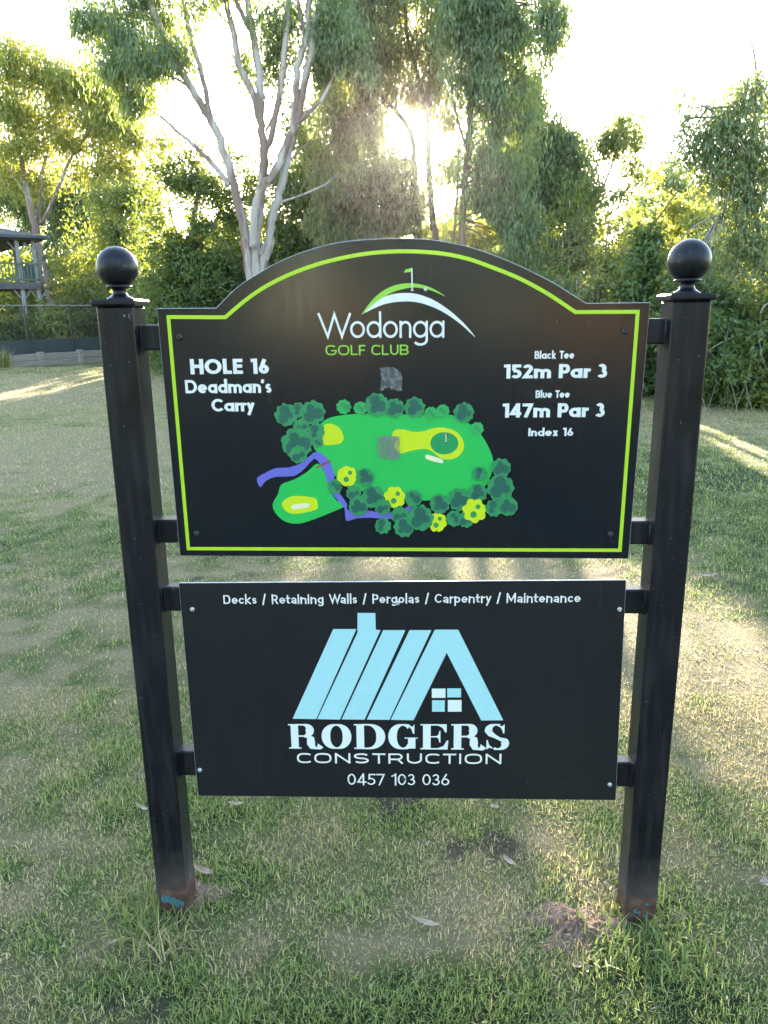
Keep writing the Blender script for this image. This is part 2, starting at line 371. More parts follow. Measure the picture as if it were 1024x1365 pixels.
me = mesh_np('ground', V, F, {'dry': dryness(V[:, 0], V[:, 1])*np.where(V[:, 1] < 4, .7, .95), 'bare': bare(V[:, 0], V[:, 1])}, smooth=True)
def ground_mat():
    m, n, out = new_mat('lawn_soil'); p = principled(n, out, Roughness=0.9); p.inputs['Specular IOR Level'].default_value = 0.15
    a = N(n, 'ShaderNodeAttribute', attribute_name='dry'); bb = N(n, 'ShaderNodeAttribute', attribute_name='bare')
    tc = N(n, 'ShaderNodeTexCoord')
    t = N(n, 'ShaderNodeTexNoise'); t.inputs['Scale'].default_value = 75; t.inputs['Detail'].default_value = 9; t.inputs['Roughness'].default_value = 0.75
    n.links.new(tc.outputs['Object'], t.inputs['Vector'])
    t2 = N(n, 'ShaderNodeTexNoise'); t2.inputs['Scale'].default_value = 7; t2.inputs['Detail'].default_value = 8
    n.links.new(tc.outputs['Object'], t2.inputs['Vector'])
    ad = N(n, 'ShaderNodeMath', operation='MULTIPLY_ADD'); n.links.new(t.outputs[0], ad.inputs[0]); ad.inputs[1].default_value = 0.8; n.links.new(a.outputs['Fac'], ad.inputs[2])
    r = ramp(n, [(0.34, (0.022, 0.028, 0.011)), (0.6, (0.11, 0.14, 0.045)), (0.85, (0.20, 0.175, 0.085)), (1.0, (0.29, 0.235, 0.13))])
    n.links.new(ad.outputs[0], r.inputs[0])
    soil = ramp(n, [(0.38, (0.03, 0.022, 0.016)), (0.62, (0.13, 0.10, 0.075))]); n.links.new(t.outputs[0], soil.inputs[0])
    mx = N(n, 'ShaderNodeMixRGB'); n.links.new(bb.outputs['Fac'], mx.inputs[0]); n.links.new(r.outputs[0], mx.inputs[1]); n.links.new(soil.outputs[0], mx.inputs[2])
    n.links.new(mx.outputs[0], p.inputs['Base Color'])
    b = N(n, 'ShaderNodeBump'); b.inputs['Strength'].default_value = 1.0; b.inputs['Distance'].default_value = 0.035
    n.links.new(t.outputs[0], b.inputs['Height']); n.links.new(b.outputs[0], p.inputs['Normal'])
    return m
tag(link('ground', me, ground_mat()), kind='structure')

# ------------------------------------------------------------------ grass
def blade_mat():
    m, n, out = new_mat('grass_blade')
    a = N(n, 'ShaderNodeAttribute', attribute_name='tint'); d = N(n, 'ShaderNodeAttribute', attribute_name='dry')
    g = ramp(n, [(0.0, (0.085, 0.135, 0.034)), (0.5, (0.17, 0.235, 0.055)), (1.0, (0.28, 0.34, 0.09))]); n.links.new(a.outputs['Fac'], g.inputs[0])
    s = ramp(n, [(0.0, (0.28, 0.20, 0.11)), (0.5, (0.45, 0.345, 0.20)), (1.0, (0.60, 0.49, 0.30))]); n.links.new(a.outputs['Fac'], s.inputs[0])
    mx = N(n, 'ShaderNodeMixRGB'); n.links.new(d.outputs['Fac'], mx.inputs[0]); n.links.new(g.outputs[0], mx.inputs[1]); n.links.new(s.outputs[0], mx.inputs[2])
    p = n.nodes.new('ShaderNodeBsdfPrincipled'); p.inputs['Roughness'].default_value = 0.5; p.inputs['Specular IOR Level'].default_value = 0.3
    n.links.new(mx.outputs[0], p.inputs['Base Color'])
    tr = n.nodes.new('ShaderNodeBsdfTranslucent'); hs = N(n, 'ShaderNodeHueSaturation'); hs.inputs['Value'].default_value = 1.8; hs.inputs['Saturation'].default_value = 1.1
    n.links.new(mx.outputs[0], hs.inputs['Color']); n.links.new(hs.outputs[0], tr.inputs['Color'])
    ms = n.nodes.new('ShaderNodeMixShader'); ms.inputs[0].default_value = 0.33
    n.links.new(p.outputs[0], ms.inputs[1]); n.links.new(tr.outputs[0], ms.inputs[2]); n.links.new(ms.outputs[0], out.inputs[0])
    return m
M['blade'] = blade_mat()
def blades(x, y, L, Wd, lean, seg=2, dryv=None, tint=None, z=None):
    n = len(x); z = gz(x, y) if z is None else z
    a = rng.uniform(0, 2*np.pi, n); dx, dy = np.cos(a), np.sin(a)
    px_, py_ = -dy, dx
    tilt = lean
    up = np.cos(tilt); out_ = np.sin(tilt)
    b = np.stack([x, y, z-0.003], 1); w = np.stack([px_, py_, np.zeros(n)], 1)*(Wd/2)[:, None]
    dirv = np.stack([dx*out_, dy*out_, up], 1)
    tip = b+dirv*L[:, None]; tip[:, 2] -= L*0.22*out_
    if seg == 2:
        mid = b+np.stack([dx*out_*.75, dy*out_*.75, up*1.15], 1)*(L*0.5)[:, None]
        V = np.stack([b-w, b+w, mid-w*.85, mid+w*.85, tip], 1).reshape(-1, 3); k = 5
        o = np.arange(n)*5
        F = np.concatenate([np.stack([o, o+1, o+3], 1), np.stack([o, o+3, o+2], 1), np.stack([o+2, o+3, o+4], 1)])
    else:
        V = np.stack([b-w, b+w, tip], 1).reshape(-1, 3); k = 3; o = np.arange(n)*3; F = np.stack([o, o+1, o+2], 1)
    if dryv is None:
        dn = dryness(x, y); dryv = (rng.uniform(0, 1, n) < np.clip(dn*0.9+0.03, 0, .88)).astype(float)*rng.uniform(.7, 1, n)
        dryv = np.maximum(dryv, rng.uniform(0, .25, n))
    if tint is None: tint = np.clip(rng.normal(.5, .25, n), 0, 1)
    return V, F, {'tint': np.repeat(tint, k), 'dry': np.repeat(dryv, k)}
def turf(name, y0, y1, hw0, hw1, dens, L, Wd, seg):
    area = (y1-y0)*(hw0+hw1); n = int(area*dens)
    y = rng.uniform(y0, y1, int(n*1.6)); x = rng.uniform(-1, 1, len(y))*max(hw0, hw1)
    xc = x-0.03; hw = hw0+(hw1-hw0)*(y-y0)/(y1-y0); keep = np.abs(xc) < hw
    x, y = x[keep][:n], y[keep][:n]
    d = dryness(x, y); bb = bare(x, y)
    keep = rng.uniform(0, 1, len(x)) > np.clip(bb*0.8+d*0.04, 0, .97); x, y, d = x[keep], y[keep], d[keep]
    tuft = 0.75+0.7*np.clip(fbm(x*7, y*7, 60, 2)+.3, -.3, 1)
    l = L*rng.uniform(.55, 1.35, len(x))*(1.1-0.4*d)*tuft
    lean = np.clip(rng.normal(0.8, .38, len(x)), .05, 1.5)
    V, F, A = blades(x, y, l, Wd*rng.uniform(.6, 1.4, len(x)), lean, seg)
    tag(link(name, mesh_np(name, V, F, A), M['blade']), 'short mown lawn grass, green mottled with straw, covering the ground', 'grass', kind='stuff')
turf('lawn_grass', -1.2, 1.2, 1.8, 2.3, 13000, 0.029, 0.0024, 2)
turf('lawn_grass', -1.2, 1.2, 1.8, 2.3, 36000, 0.020, 0.0030, 1)
turf('lawn_grass', 1.2, 4.6, 2.6, 5.0, 8200, 0.028, 0.0048, 1)
turf('lawn_grass', 4.6, 12, 4.8, 9.0, 1900, 0.042, 0.009, 1)
turf('lawn_grass', 12, 21, 10, 14, 400, 0.055, 0.018, 1)

# ------------------------------------------------------------------ trees
# sun patches that reach the lawn between the crowns, and the sun seen from the path: gaps in the foliage
TUBES = []
for px, py, r in [(905, 905, .42), (985, 960, .34), (960, 868, .30), (1010, 1090, .2), (880, 1000, .25), (950, 990, .22),
                  (640, 762, .22), (520, 765, .18), (760, 765, .16), (400, 768, .15),
                  (60, 498, .28), (120, 517, .22), (10, 520, .35), (115, 494, .3), (1000, 600, .35), (940, 568, .3), (1015, 625, .25), (985, 610, .25)]:
    TUBES.append((gnd(px, py), r))
TUBES.append((CAM, 0.21))
def carve(P):
    keep = np.ones(len(P), bool)
    for c, r in TUBES:
        q = P-c[None, :]; t = q@SD; d = np.linalg.norm(q-t[:, None]*SD[None, :], axis=1)
        rr = r*(1+0.35*np.sin(P[:, 2]*9+P[:, 0]*7))
        keep &= ~((d < rr) & (t > 1))
    return keep
def leaves(C, n_per, sig, L, Wd, droop, jit=0.6):
    """C: spray centres (m,3); returns leaf quads hanging round each centre"""
    m = len(C); n = m*n_per
    c = np.repeat(C, n_per, 0)
    sp = np.repeat(rng.normal(0, 1, (m, 3))*np.array([.35, .35, .12]), n_per, 0)   # twig direction
    u = rng.uniform(-1, 1, (n, 1))
    P = c+sp*u*sig*2.2+rng.normal(0, 1, (n, 3))*np.array([.55, .55, .75 if droop > .3 else .5])*sig
    P[:, 2] -= np.abs(u[:, 0])*sig*droop*1.5
    k = carve(P); P = P[k]; tw = np.repeat(rng.uniform(0, 1, m), n_per)[k]; n = len(P)
    ax = rng.normal(0, 1, (n, 3))*jit; ax[:, 2] -= droop*1.6; 
    ax += 1e-4; ax /= np.linalg.norm(ax, axis=1)[:, None]
    s = np.cross(ax, rng.normal(0, 1, (n, 3))); s /= np.linalg.norm(s, axis=1)[:, None]+1e-9
    nn = np.cross(ax, s)
    l = (1.2*L*rng.uniform(.6, 1.3, n))[:, None]; w = (1.4*Wd*rng.uniform(.7, 1.25, n))[:, None]/2
    mid = P+ax*l*.42+nn*l*0.06
    V = np.stack([P, mid+s*w, P+ax*l, mid-s*w], 1).reshape(-1, 3)
    F = (np.arange(n)[:, None]*4+np.arange(4)[None, :])
    t = np.clip(0.25+0.5*tw+rng.normal(0, .17, n), 0, 1)
    return V, F, {'tint': np.repeat(t, 4)}
HOLE = -0.32
def crown(clumps, Yt, n_leaf, L, Wd, droop, sig=0.16, npr=26, jit=.6, thick=1.0, hole=None):
    """clumps: (px, py, rx, ry [, dy, weight]) in photo pixels round depth Yt"""
    tot = sum(c[2]*c[3]*(c[5] if len(c) > 5 else 1) for c in clumps); Cs = []
    for c in clumps:
        dy = c[4] if len(c) > 4 else 0; wgt = c[5] if len(c) > 5 else 1
        Yc = Yt+dy; sc = (Yc+CD)/FPX; m = max(3, int(1.0*n_leaf/npr*c[2]*c[3]*wgt/tot))
        o = at(c[0], c[1], Yc); r = np.array([c[2]*sc, min(c[2], c[3]*1.3)*sc*thick, c[3]*sc])
        g = rng.normal(0, 1, (m, 3)); g /= np.linalg.norm(g, axis=1)[:, None]; rad = np.minimum(np.abs(rng.normal(0, .42, m))+rng.uniform(0, .62, m), 1.55)
        pass
        q = g*rad[:, None]; q *= (1+0.28*np.sin(g[:, :1]*5+g[:, 2:]*4+c[0]))   # uneven outline
        Cs.append(o+q*r)
    C = np.concatenate(Cs)
    # open gaps inside the crown
    kk = vnoise(C[:, 0]*2.0+C[:, 1]*.8, C[:, 2]*2.0+C[:, 1]*.5+Yt, int(Yt*10) % 97)+.7*vnoise(C[:, 0]*4.5, C[:, 2]*4.5+C[:, 1], 5)+.55*vnoise(C[:, 0]*10+C[:, 1]*2, C[:, 2]*8, 9); k = kk > (HOLE if hole is None else hole)
    C = C[k]; C = C[C[:, 2] > 0.08]
    ds = 1.0 if Yt < 20 else (Yt/20)**.6
    return leaves(C, npr, sig*ds, L*ds, Wd*ds, droop, jit)
def px_path(pts, Yt, bend=0.0):
    out = []
    for i, p in enumerate(pts):
        dy = p[2] if len(p) > 2 else 0
        out.append(at(p[0], p[1], Yt+dy))
    return out
def tree(name, label, cat, Yt, base_px, stems, bark, clumps, leafm, n_leaf, L=.11, Wd=.022, droop=.8, sig=.16, npr=26, group=None,
         twigs=0, jit=.6, thick=1.0, extra=None, hole=None):
    """stems: list of (points in photo px, radius start, radius end, goes to ground?)"""
    b = at(base_px, 400, Yt); base = np.array([b[0], Yt, float(gz(b[0], Yt))])
    root = empty(name, base); tag(root, label, cat, group)
    mb = MB(); lim = MB(); ends = []
    for k, st in enumerate(stems):
        pts, r0, r1 = st[0], st[1], st[2]
        P = px_path(pts, Yt)
        if len(st) > 3 and st[3]:
            g = np.array([base[0]+random.uniform(-.04, .04), base[1]+random.uniform(-.05, .05), base[2]-0.05]); P = [g]+P
        P = smooth_path(P, 5); m = len(P); rad = np.linspace(r0, r1, m)
        if len(st) > 3 and st[3]: rad[:2] *= 1.35
        P[1:-1] += rng.normal(0, r0*.12, (m-2, 3))
        main = k == 0; grounded = len(st) > 3 and st[3]
        one = MB(); one.tube(P-base, rad, 9, .05)
        one.build('trunk' if main else ('stem' if grounded else 'branch'), bark, root, smooth=True)
        ends.append(P)
    V, F, A = crown(clumps, Yt, n_leaf, L, Wd, droop, sig, npr, jit, thick, hole)
    if twigs and len(ends):
        allp = np.concatenate([e[len(e)//3:] for e in ends]); q = V[::4]
        for _ in range(twigs):
            t = q[rng.integers(len(q))]; s = allp[np.argmin(np.linalg.norm(allp-t, axis=1)+rng.uniform(0, .6, len(allp)))]
            if np.linalg.norm(t-s) > 3.2: continue
            mid = (s+t)/2+rng.normal(0, .08, 3)+np.array([0, 0, .12])
            lim.tube(smooth_path([s, mid, t], 4)-base, np.linspace(.022, .005, 9), 5)
    if lim.v: tag(lim.build('twigs', bark, root, smooth=True), kind='stuff')
    link('crown', mesh_np('crown', V-base, F, A), leafm, root)
    if extra: extra(root, base)
    return root

# 1: white trunked gum right behind the sign
def main_extra(root, base):
    # peeling bark strips round the lower stems
    for pts, r in ([(334, 372), (334, 345), (329, 318)], .12), ([(350, 364), (353, 340), (357, 322)], .12):
        P = smooth_path(px_path(pts, 15), 6); mb = MB()
        for a in range(5):
            t = random.uniform(math.pi*1.0, math.pi*2.0); off = np.array([math.cos(t)*r*1.02, math.sin(t)*r*1.02, 0])
            i0 = random.randint(0, 6); i1 = min(len(P)-1, i0+random.randint(4, 8))
            q = P[i0:i1+1]+off-base; w = 0.03
            v = []
            for j, c in enumerate(q):
                wj = w*math.sin(math.pi*(j+.4)/(len(q)))+.004; v += [c+[-wj, 0, 0], c+[wj, -.006, 0]]
            mb.add(v, [[2*j, 2*j+1, 2*j+3, 2*j+2] for j in range(len(q)-1)])
        mb.build('loose_bark', M['peel_bark'], root)
tree('gum_tree', 'smooth white multi-stemmed gum rising behind the arch of the sign', 'tree', 15, 343, [
    ([(343, 372), (341, 330), (345, 290), (349, 254), (351.7, 203), (347, 157), (346.7, 101), (339, 56), (334, 25), (328, -15)], .105, .062, True),
    ([(334, 372), (331, 335), (326, 305), (313.6, 256.5), (303.5, 216), (288, 172.7), (273, 147), (252.7, 114), (240, 94), (218, 50), (200, 0), (188, -30)], .10, .058, True),
    ([(350, 372), (357, 325), (363, 290), (372, 259), (382, 221), (390, 178), (395, 132), (397.4, 89), (410, 43), (413, -10)], .10, .058, True),
    ([(338, 330, -.2), (340, 285, -.25), (350, 250, -.25), (367, 228.5, -.2), (382, 193, -.1), (395, 162.5), (402.5, 127), (415, 71), (418, 40), (435, -10)], .09, .062),
    ([(280.6, 155), (270.5, 106.7), (257.8, 58), (246, 10), (243, -15)], .055, .03),
    ([(306, 247), (283, 218), (255, 190), (240, 178), (215, 155)], .06, .02),
    ([(346.7, 160), (337.8, 127), (318.7, 84), (308.6, 33), (299, -12)], .075, .05),
    ([(352, 205), (360.6, 183), (372, 132), (379.7, 63.5), (386, -10)], .065, .055),
    ([(395, 166), (402.5, 158), (428, 134.6), (443, 106.7), (452, 80)], .055, .025),
    ([(384, 215), (388.6, 212), (405, 195), (420, 186.6)], .035, .015),
    ([(366, 280), (375, 270), (415, 255), (438, 243), (452, 231)], .03, .009),
    ([(288, 163), (288.5, 120), (275, 103), (250, 80)], .016, .008), ([(240, 148), (255, 148), (268, 151), (274, 152)], .008, .02),
    ([(410, 60), (400, 20), (398, -10)], .04, .03), ([(334, 40), (318, 10), (312, -10)], .05, .04),
    ([(355, 175), (366, 150), (372, 120)], .03, .012), ([(255, 118), (235, 105), (205, 92), (180, 60)], .03, .01), ([(306, 33), (290, 15), (280, -5)], .018, .01),
    ], M['white_bark'],
    [(105, 25, 18, 16, 0, .9), (135, 20, 30, 24, .5), (165, 45, 45, 36, 0), (215, 25, 40, 32, .8), (200, 75, 40, 26, -.3), (150, 85, 30, 22), (232, 62, 22, 26), (180, 125, 35, 25, .5), (180, 5, 60, 20, 0, .8), (265, 5, 20, 20, 0, .5),
     (325, 85, 17, 24, .6, .7), (365, 60, 22, 40, .5, .8), (365, 105, 20, 28, .6, .7), (350, 12, 30, 20, 0, .8), (395, 20, 28, 34, .4, 1), (385, 110, 24, 30, .8, .5), (440, 25, 28, 40, 0, 1.2), (430, 85, 30, 34, .5, .8), (465, 55, 26, 40, 0, 1),
     (300, -30, 60, 22, 0, .7), (420, -30, 50, 22, 0, .8), (190, -35, 60, 25)],
    M['gum_blue'], 40000, .12, .024, .8, .17, twigs=60, extra=main_extra)

# 2: pale gum on the left, lit from behind
tree('gum_tree', 'tall pale-stemmed gum glowing yellow green beyond the verandah', 'tree', 28, 48, [
    ([(60, 440), (52, 350), (44, 290), (35, 250), (27, 200), (22, 150), (20, 100)], .16, .05, True),
    ([(50, 330, .3), (52, 270, .3), (60, 215, .3), (76, 170, .2)], .09, .04), ([(56, 300, .3), (78, 250, 0), (98, 205, 0), (125, 170)], .08, .03),
    ([(38, 262), (15, 230), (0, 205)], .06, .03), ([(100, 205), (115, 195), (140, 190), (170, 140)], .035, .02)],
    M['white_bark'],
    [(20, 80, 30, 35), (55, 95, 40, 32), (95, 110, 40, 32, .5), (130, 110, 40, 30), (165, 120, 34, 26, -.4), (20, 140, 38, 34), (70, 150, 42, 32, .6), (120, 155, 45, 30), (160, 160, 34, 26), (15, 190, 30, 26, 0, .7), (45, 190, 34, 22, 0, .6),
     (95, 185, 40, 20, 0, .6), (140, 195, 36, 22, 0, .7), (180, 180, 26, 28, 0, .6), (-25, 130, 40, 80), (130, 225, 45, 26, .6, .8), (170, 230, 40, 30, .6, .9), (60, 235, 44, 24, .6, .5), (15, 235, 34, 26, .6, .6), (215, 190, 24, 26, 0, .5), (190, 255, 34, 24, .6, .7)],
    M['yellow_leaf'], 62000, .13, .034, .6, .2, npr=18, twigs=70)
tree('gum_tree', 'grey-green gum with thick dark leaning trunk next to the verandah corner', 'tree', 33, 62, [
    ([(78, 450), (70, 400), (60, 360), (48, 322), (42, 280), (50, 240)], .27, .12, True), ([(48, 322), (30, 280), (20, 240), (12, 200)], .13, .05), ([(52, 340), (80, 300), (105, 260), (120, 230)], .10, .04)],
    M['grey_bark'],
    [(15, 260, 35, 35), (60, 260, 40, 35), (105, 265, 40, 35, .5), (30, 300, 30, 25, 0, .7), (90, 310, 40, 35), (130, 290, 40, 40, .4), (5, 215, 25, 25, 0, .7), (-20, 280, 30, 50)],
    M['gum_blue'], 34000, .14, .034, .5, .22, npr=22, twigs=40)
tree('gum_tree', 'olive gum half hidden between the round dark tree and the left post', 'tree', 26, 165, [
    ([(172, 450), (165, 380), (160, 320), (165, 270), (175, 230)], .12, .04, True), ([(160, 330), (140, 290), (130, 250)], .06, .03), ([(163, 300), (185, 260), (200, 230)], .05, .02)],
    M['brown_bark'],
    [(150, 260, 40, 30), (185, 260, 34, 30), (150, 310, 40, 35), (190, 310, 34, 40), (110, 340, 36, 34, .6), (170, 360, 44, 36), (120, 390, 40, 36, .6), (180, 400, 40, 34)],
    M['gum_olive'], 30000, .12, .032, .4, .2, npr=22, twigs=50)

# 3: rounded dense tree left of the white gum
tree('broadleaf_tree', 'dense dark green rounded tree just left of the white gum', 'tree', 18, 262, [
    ([(262, 450), (262, 380), (258, 320), (262, 270), (265, 220)], .13, .04, True), ([(260, 350), (235, 310), (225, 270)], .06, .02), ([(262, 330), (290, 290), (300, 250)], .05, .02)],
    M['grey_bark'],
    [(250, 215, 34, 24, 0, .8), (235, 240, 40, 32), (280, 245, 40, 36, .2), (222, 290, 38, 44), (265, 300, 48, 48), (305, 290, 30, 50), (235, 350, 44, 44), (285, 360, 48, 48), (215, 400, 34, 44), (255, 405, 50, 40), (310, 375, 34, 40), (310, 215, 18, 30, .3, .6), (215, 450, 34, 45)],
    M['dark_leaf'], 46000, .085, .040, .15, .17, npr=26, jit=1.0, twigs=50)
tree('broadleaf_tree', 'dark leafy tree filling the gap right of the white trunks', 'tree', 18.5, 420, [
    ([(420, 450), (425, 380), (420, 320), (415, 260), (410, 200)], .12, .04, True), ([(422, 340), (450, 300), (465, 260)], .06, .02), ([(420, 310), (395, 280), (385, 240)], .05, .02)],
    M['grey_bark'],
    [(395, 165, 26, 34, 0, .5), (415, 200, 34, 34, 0, .7), (385, 250, 30, 34), (430, 260, 40, 36), (385, 310, 34, 44), (430, 320, 46, 46), (470, 330, 40, 40), (400, 360, 50, 30), (350, 350, 40, 40, .5), (340, 260, 26, 40, .6, .5), (500, 310, 34, 30)],
    M['dark_leaf'], 44000, .09, .038, .25, .18, npr=26, jit=.9, twigs=40)

# 5: twin-trunk gum in front of the sun
tree('gum_tree', 'twin brown-trunked gum standing where the low sun shines through', 'tree', 17, 566, [
    ([(559, 330), (557, 290), (554, 240), (552, 197), (545, 172), (531, 152), (510, 130), (478, 106), (455, 95)], .075, .04, True),
    ([(580, 330), (577, 300), (573, 250), (570, 200), (571, 160), (576, 110), (585, 60), (590, 0)], .08, .05, True),
    ([(571, 165), (560, 110), (545, 60), (540, 0)], .05, .035), ([(572, 235), (581, 205), (584, 175), (582, 150)], .012, .008)],
    M['brown_bark'],
    [(480, 10, 50, 34), (545, 10, 50, 34), (500, 60, 46, 40), (550, 60, 44, 36), (590, 40, 34, 40), (485, 110, 40, 34), (525, 105, 30, 24, 0, .8), (580, 105, 26, 22, 0, .8), (462, 150, 34, 34, 0, .8), (500, 160, 24, 30, 0, .55),
     (475, 200, 36, 34), (512, 215, 30, 34, 0, .8), (530, 245, 26, 36, 0, .8), (480, 250, 44, 36), (515, 280, 40, 36), (450, 290, 44, 36), (565, 262, 16, 26, 0, .5), (545, 300, 24, 20, 0, .6), (480, 320, 40, 30, 0, 1), (432, 215, 26, 34, 0, .7), (440, 250, 34, 34, 0, .9), (450, 130, 26, 30, 0, .8), (440, 70, 30, 34, 0, .8), (540, -30, 90, 28, 0, .9), (580, 225, 14, 20, 0, .35), (535, 195, 20, 24, .4, .7), (545, 262, 18, 26, .4, .8), (600, 150, 20, 26, .3, .8), (602, 215, 18, 26, .3, .7), (590, 262, 14, 24, .3, .45), (555, 120, 30, 20, .3, .9), (600, 300, 22, 22, .3, .6), (560, 305, 22, 18, .3, .6)],
    M['gum_brown'], 84000, .125, .023, 1.0, .18, npr=24, twigs=90)
tree('gum_tree', 'tall weeping grey-green gum just right of the sun', 'tree', 15.5, 622, [
    ([(620, 420), (616, 330), (618, 263), (625, 187), (628, 130), (632, 60), (640, -10)], .085, .05, True), ([(627, 150), (645, 90), (665, 30), (680, -10)], .045, .025), ([(622, 200), (605, 140), (600, 90)], .03, .015), ([(604, 330), (610, 250), (612, 190)], .03, .02)],
    M['brown_bark'],
    [(620, 10, 44, 34), (670, 5, 44, 28), (640, 55, 42, 40), (690, 40, 26, 30), (610, 90, 30, 40, 0, .8), (655, 100, 38, 40), (625, 140, 30, 36, 0, .8), (660, 160, 34, 40), (612, 185, 20, 30, 0, .55), (650, 205, 36, 36, 0, .9), (675, 225, 30, 40), (640, 250, 26, 40, 0, .8), (655, 290, 44, 34), (690, 290, 34, 34), (735, 5, 22, 22, -1, .9), (733, 45, 14, 26, -1, .9), (745, 20, 15, 14, -1, .7), (640, -35, 90, 28), (690, 105, 24, 34, 0, .7), (700, 160, 24, 34, 0, .6), (700, 320, 40, 30), (612, 300, 20, 30, 0, .7)],
    M['gum_blue'], 60000, .125, .022, 1.1, .17, npr=24, twigs=90)
tree('gum_tree', 'bushy gum with sunlit tip between the weeping gum and open sky', 'tree', 17.5, 715, [
    ([(716, 420), (712, 350), (706, 290), (712, 230), (716, 170), (718, 120)], .09, .03, True), ([(708, 300), (735, 250), (755, 210)], .045, .02), ([(710, 270), (690, 220), (688, 180)], .04, .015)],
    M['grey_bark'],
    [(716, 105, 16, 22, 0, .8), (710, 140, 26, 26), (715, 180, 34, 28), (745, 185, 26, 22), (695, 210, 28, 30), (740, 220, 38, 30), (765, 195, 20, 24, 0, .7), (705, 255, 36, 30, 0, .9), (750, 260, 34, 26, 0, .7), (770, 230, 18, 20, 0, .5)],
    M['gum_blue'], 36000, .12, .025, .8, .16, npr=26, twigs=60)
tree('eucalypt_sapling', 'thin airy sapling with sky showing through, left of the yellow shrubs', 'tree', 16, 770, [
    ([(770, 420), (772, 370), (778, 320), (790, 280), (808, 240), (822, 200), (830, 160)], .06, .015, True), ([(785, 290), (805, 270), (850, 245)], .025, .01), ([(775, 340), (760, 300), (755, 270)], .035, .012), ([(800, 250), (795, 215), (800, 190)], .02, .008)],
    M['stick'],
    [(828, 160, 22, 16, 0, .5), (815, 185, 26, 18, 0, .55), (850, 185, 16, 20, 0, .4), (800, 215, 26, 20, 0, .7), (835, 220, 28, 16, 0, .55), (790, 250, 30, 22, 0, .8), (830, 250, 30, 16, 0, .5), (860, 230, 14, 12, 0, .4), (765, 280, 34, 22, 0, .9), (805, 180, 10, 14, 0, .5)],
    M['gum_olive'], 9500, .11, .028, .6, .15, npr=20, twigs=40)

tree('gum_tree', 'shaded olive gum filling the gap between the white gum and the sun', 'tree', 22, 470, [
    ([(470, 420), (468, 340), (462, 270), (470, 200), (476, 140)], .10, .03, True), ([(464, 290), (440, 240), (425, 190)], .05, .02), ([(466, 250), (495, 210), (510, 170)], .05, .02)],
    M['brown_bark'],
    [(420, 150, 30, 30, 0, .6), (450, 110, 34, 34, 0, .7), (430, 200, 36, 34), (470, 180, 34, 34), (455, 240, 40, 36), (500, 230, 30, 34, 0, .8), (420, 270, 34, 34), (480, 290, 44, 34), (400, 220, 22, 30, 0, .5), (520, 300, 26, 26, 0, .8)],
    M['gum_olive'], 30000, .12, .03, .8, .18, npr=22, twigs=30)
tree('gum_tree', 'grey-green gum standing back between the weeping gum and the sapling', 'tree', 22.5, 690, [
    ([(690, 420), (692, 340), (690, 270), (695, 200), (700, 150)], .10, .03, True), ([(691, 300), (720, 250), (740, 220)], .05, .02)],
    M['grey_bark'],
    [(690, 150, 26, 34, 0, .6), (670, 200, 30, 34, 0, .8), (715, 205, 34, 30), (750, 225, 30, 30, 0, .8), (690, 255, 40, 34), (740, 270, 40, 30), (775, 260, 24, 24, 0, .7), (650, 300, 34, 28), (710, 310, 44, 28), (770, 300, 36, 24)],
    M['mid_leaf'], 26000, .12, .03, .7, .18, npr=22, twigs=30)
# olive scrub behind the sign's right shoulder: several leafy shrubs with bare stems
def shrub(name, label, Yt, bx, top, hw, leafm, n, L=.09, Wd=.026, cat='shrub', stems=6, bark=None, droop=.3, sig=.15, group=None, bot=None, npr=22):
    g = at(bx, 400, Yt); gb = 682.5
    # pixel row of the ground at this depth
    d = np.array([g[0], Yt, 0])-CAM; gy_ = 682.5-FPX*(d@AU)/(d@AF)
    bot = gy_ if bot is None else bot
    h = bot-top; cl = []
    rows = max(2, int(h/32))
    for r_ in range(rows):
        f = (r_+.5)/rows; y = bot-h*f; w = hw*(math.sin(math.pi*min(1, .30+f*.66))**.6)
        m = max(1, int(w/26))
        for k in range(m):
            cl.append((bx+(-w+2*w*(k+.5)/m)*.8+random.uniform(-8, 8), y+random.uniform(-6, 6), w/m*1.15+8, h/rows*.75+6, random.uniform(-.5, .5)))
    st = []
    for k in range(stems):
        x1 = bx+random.uniform(-hw, hw)*.8; t = bot-h*random.uniform(.55, .95)
        rs = .03 if Yt > 14 else .011
        st.append(([(bx+(x1-bx)*.25, bot-h*.25, random.uniform(-.2, .1)), (bx+(x1-bx)*.7+random.uniform(-6, 6), (bot*.45+t*.55), random.uniform(-.4, .2)), (x1, t, random.uniform(-.1, .5))], rs, rs*.3, True))
    return tree(name, label, cat, Yt, bx, st, bark or M['stick'], cl, leafm, n, L, Wd, droop, sig, npr, group, twigs=12, jit=.9)
shrub('shrub', 'olive sunlit scrub showing above the right shoulder of the sign', 19, 640, 268, 46, M['scrub'], 15000)
shrub('shrub', 'thin-stemmed olive shrub below the bushy gum, over the sign shoulder', 16.5, 700, 285, 44, M['gum_olive'], 15000, stems=9)
shrub('shrub', 'tangled olive brown shrub with bare pale stems beside the dark ivy stump', 15, 765, 300, 46, M['scrub'], 16000, stems=12)
shrub('shrub', 'straggly brownish bush with bleached twigs under the open sky', 18, 812, 268, 36, M['gum_olive'], 11000, stems=12)
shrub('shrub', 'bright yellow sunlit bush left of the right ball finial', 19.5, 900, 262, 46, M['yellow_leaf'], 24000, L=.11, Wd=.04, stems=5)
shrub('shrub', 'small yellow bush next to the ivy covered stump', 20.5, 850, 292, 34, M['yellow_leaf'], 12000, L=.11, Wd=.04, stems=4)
shrub('shrub', 'golden bush tucked behind the right-hand weeping gum', 18.5, 962, 235, 46, M['yellow_leaf'], 22000, L=.11, Wd=.04, stems=5)
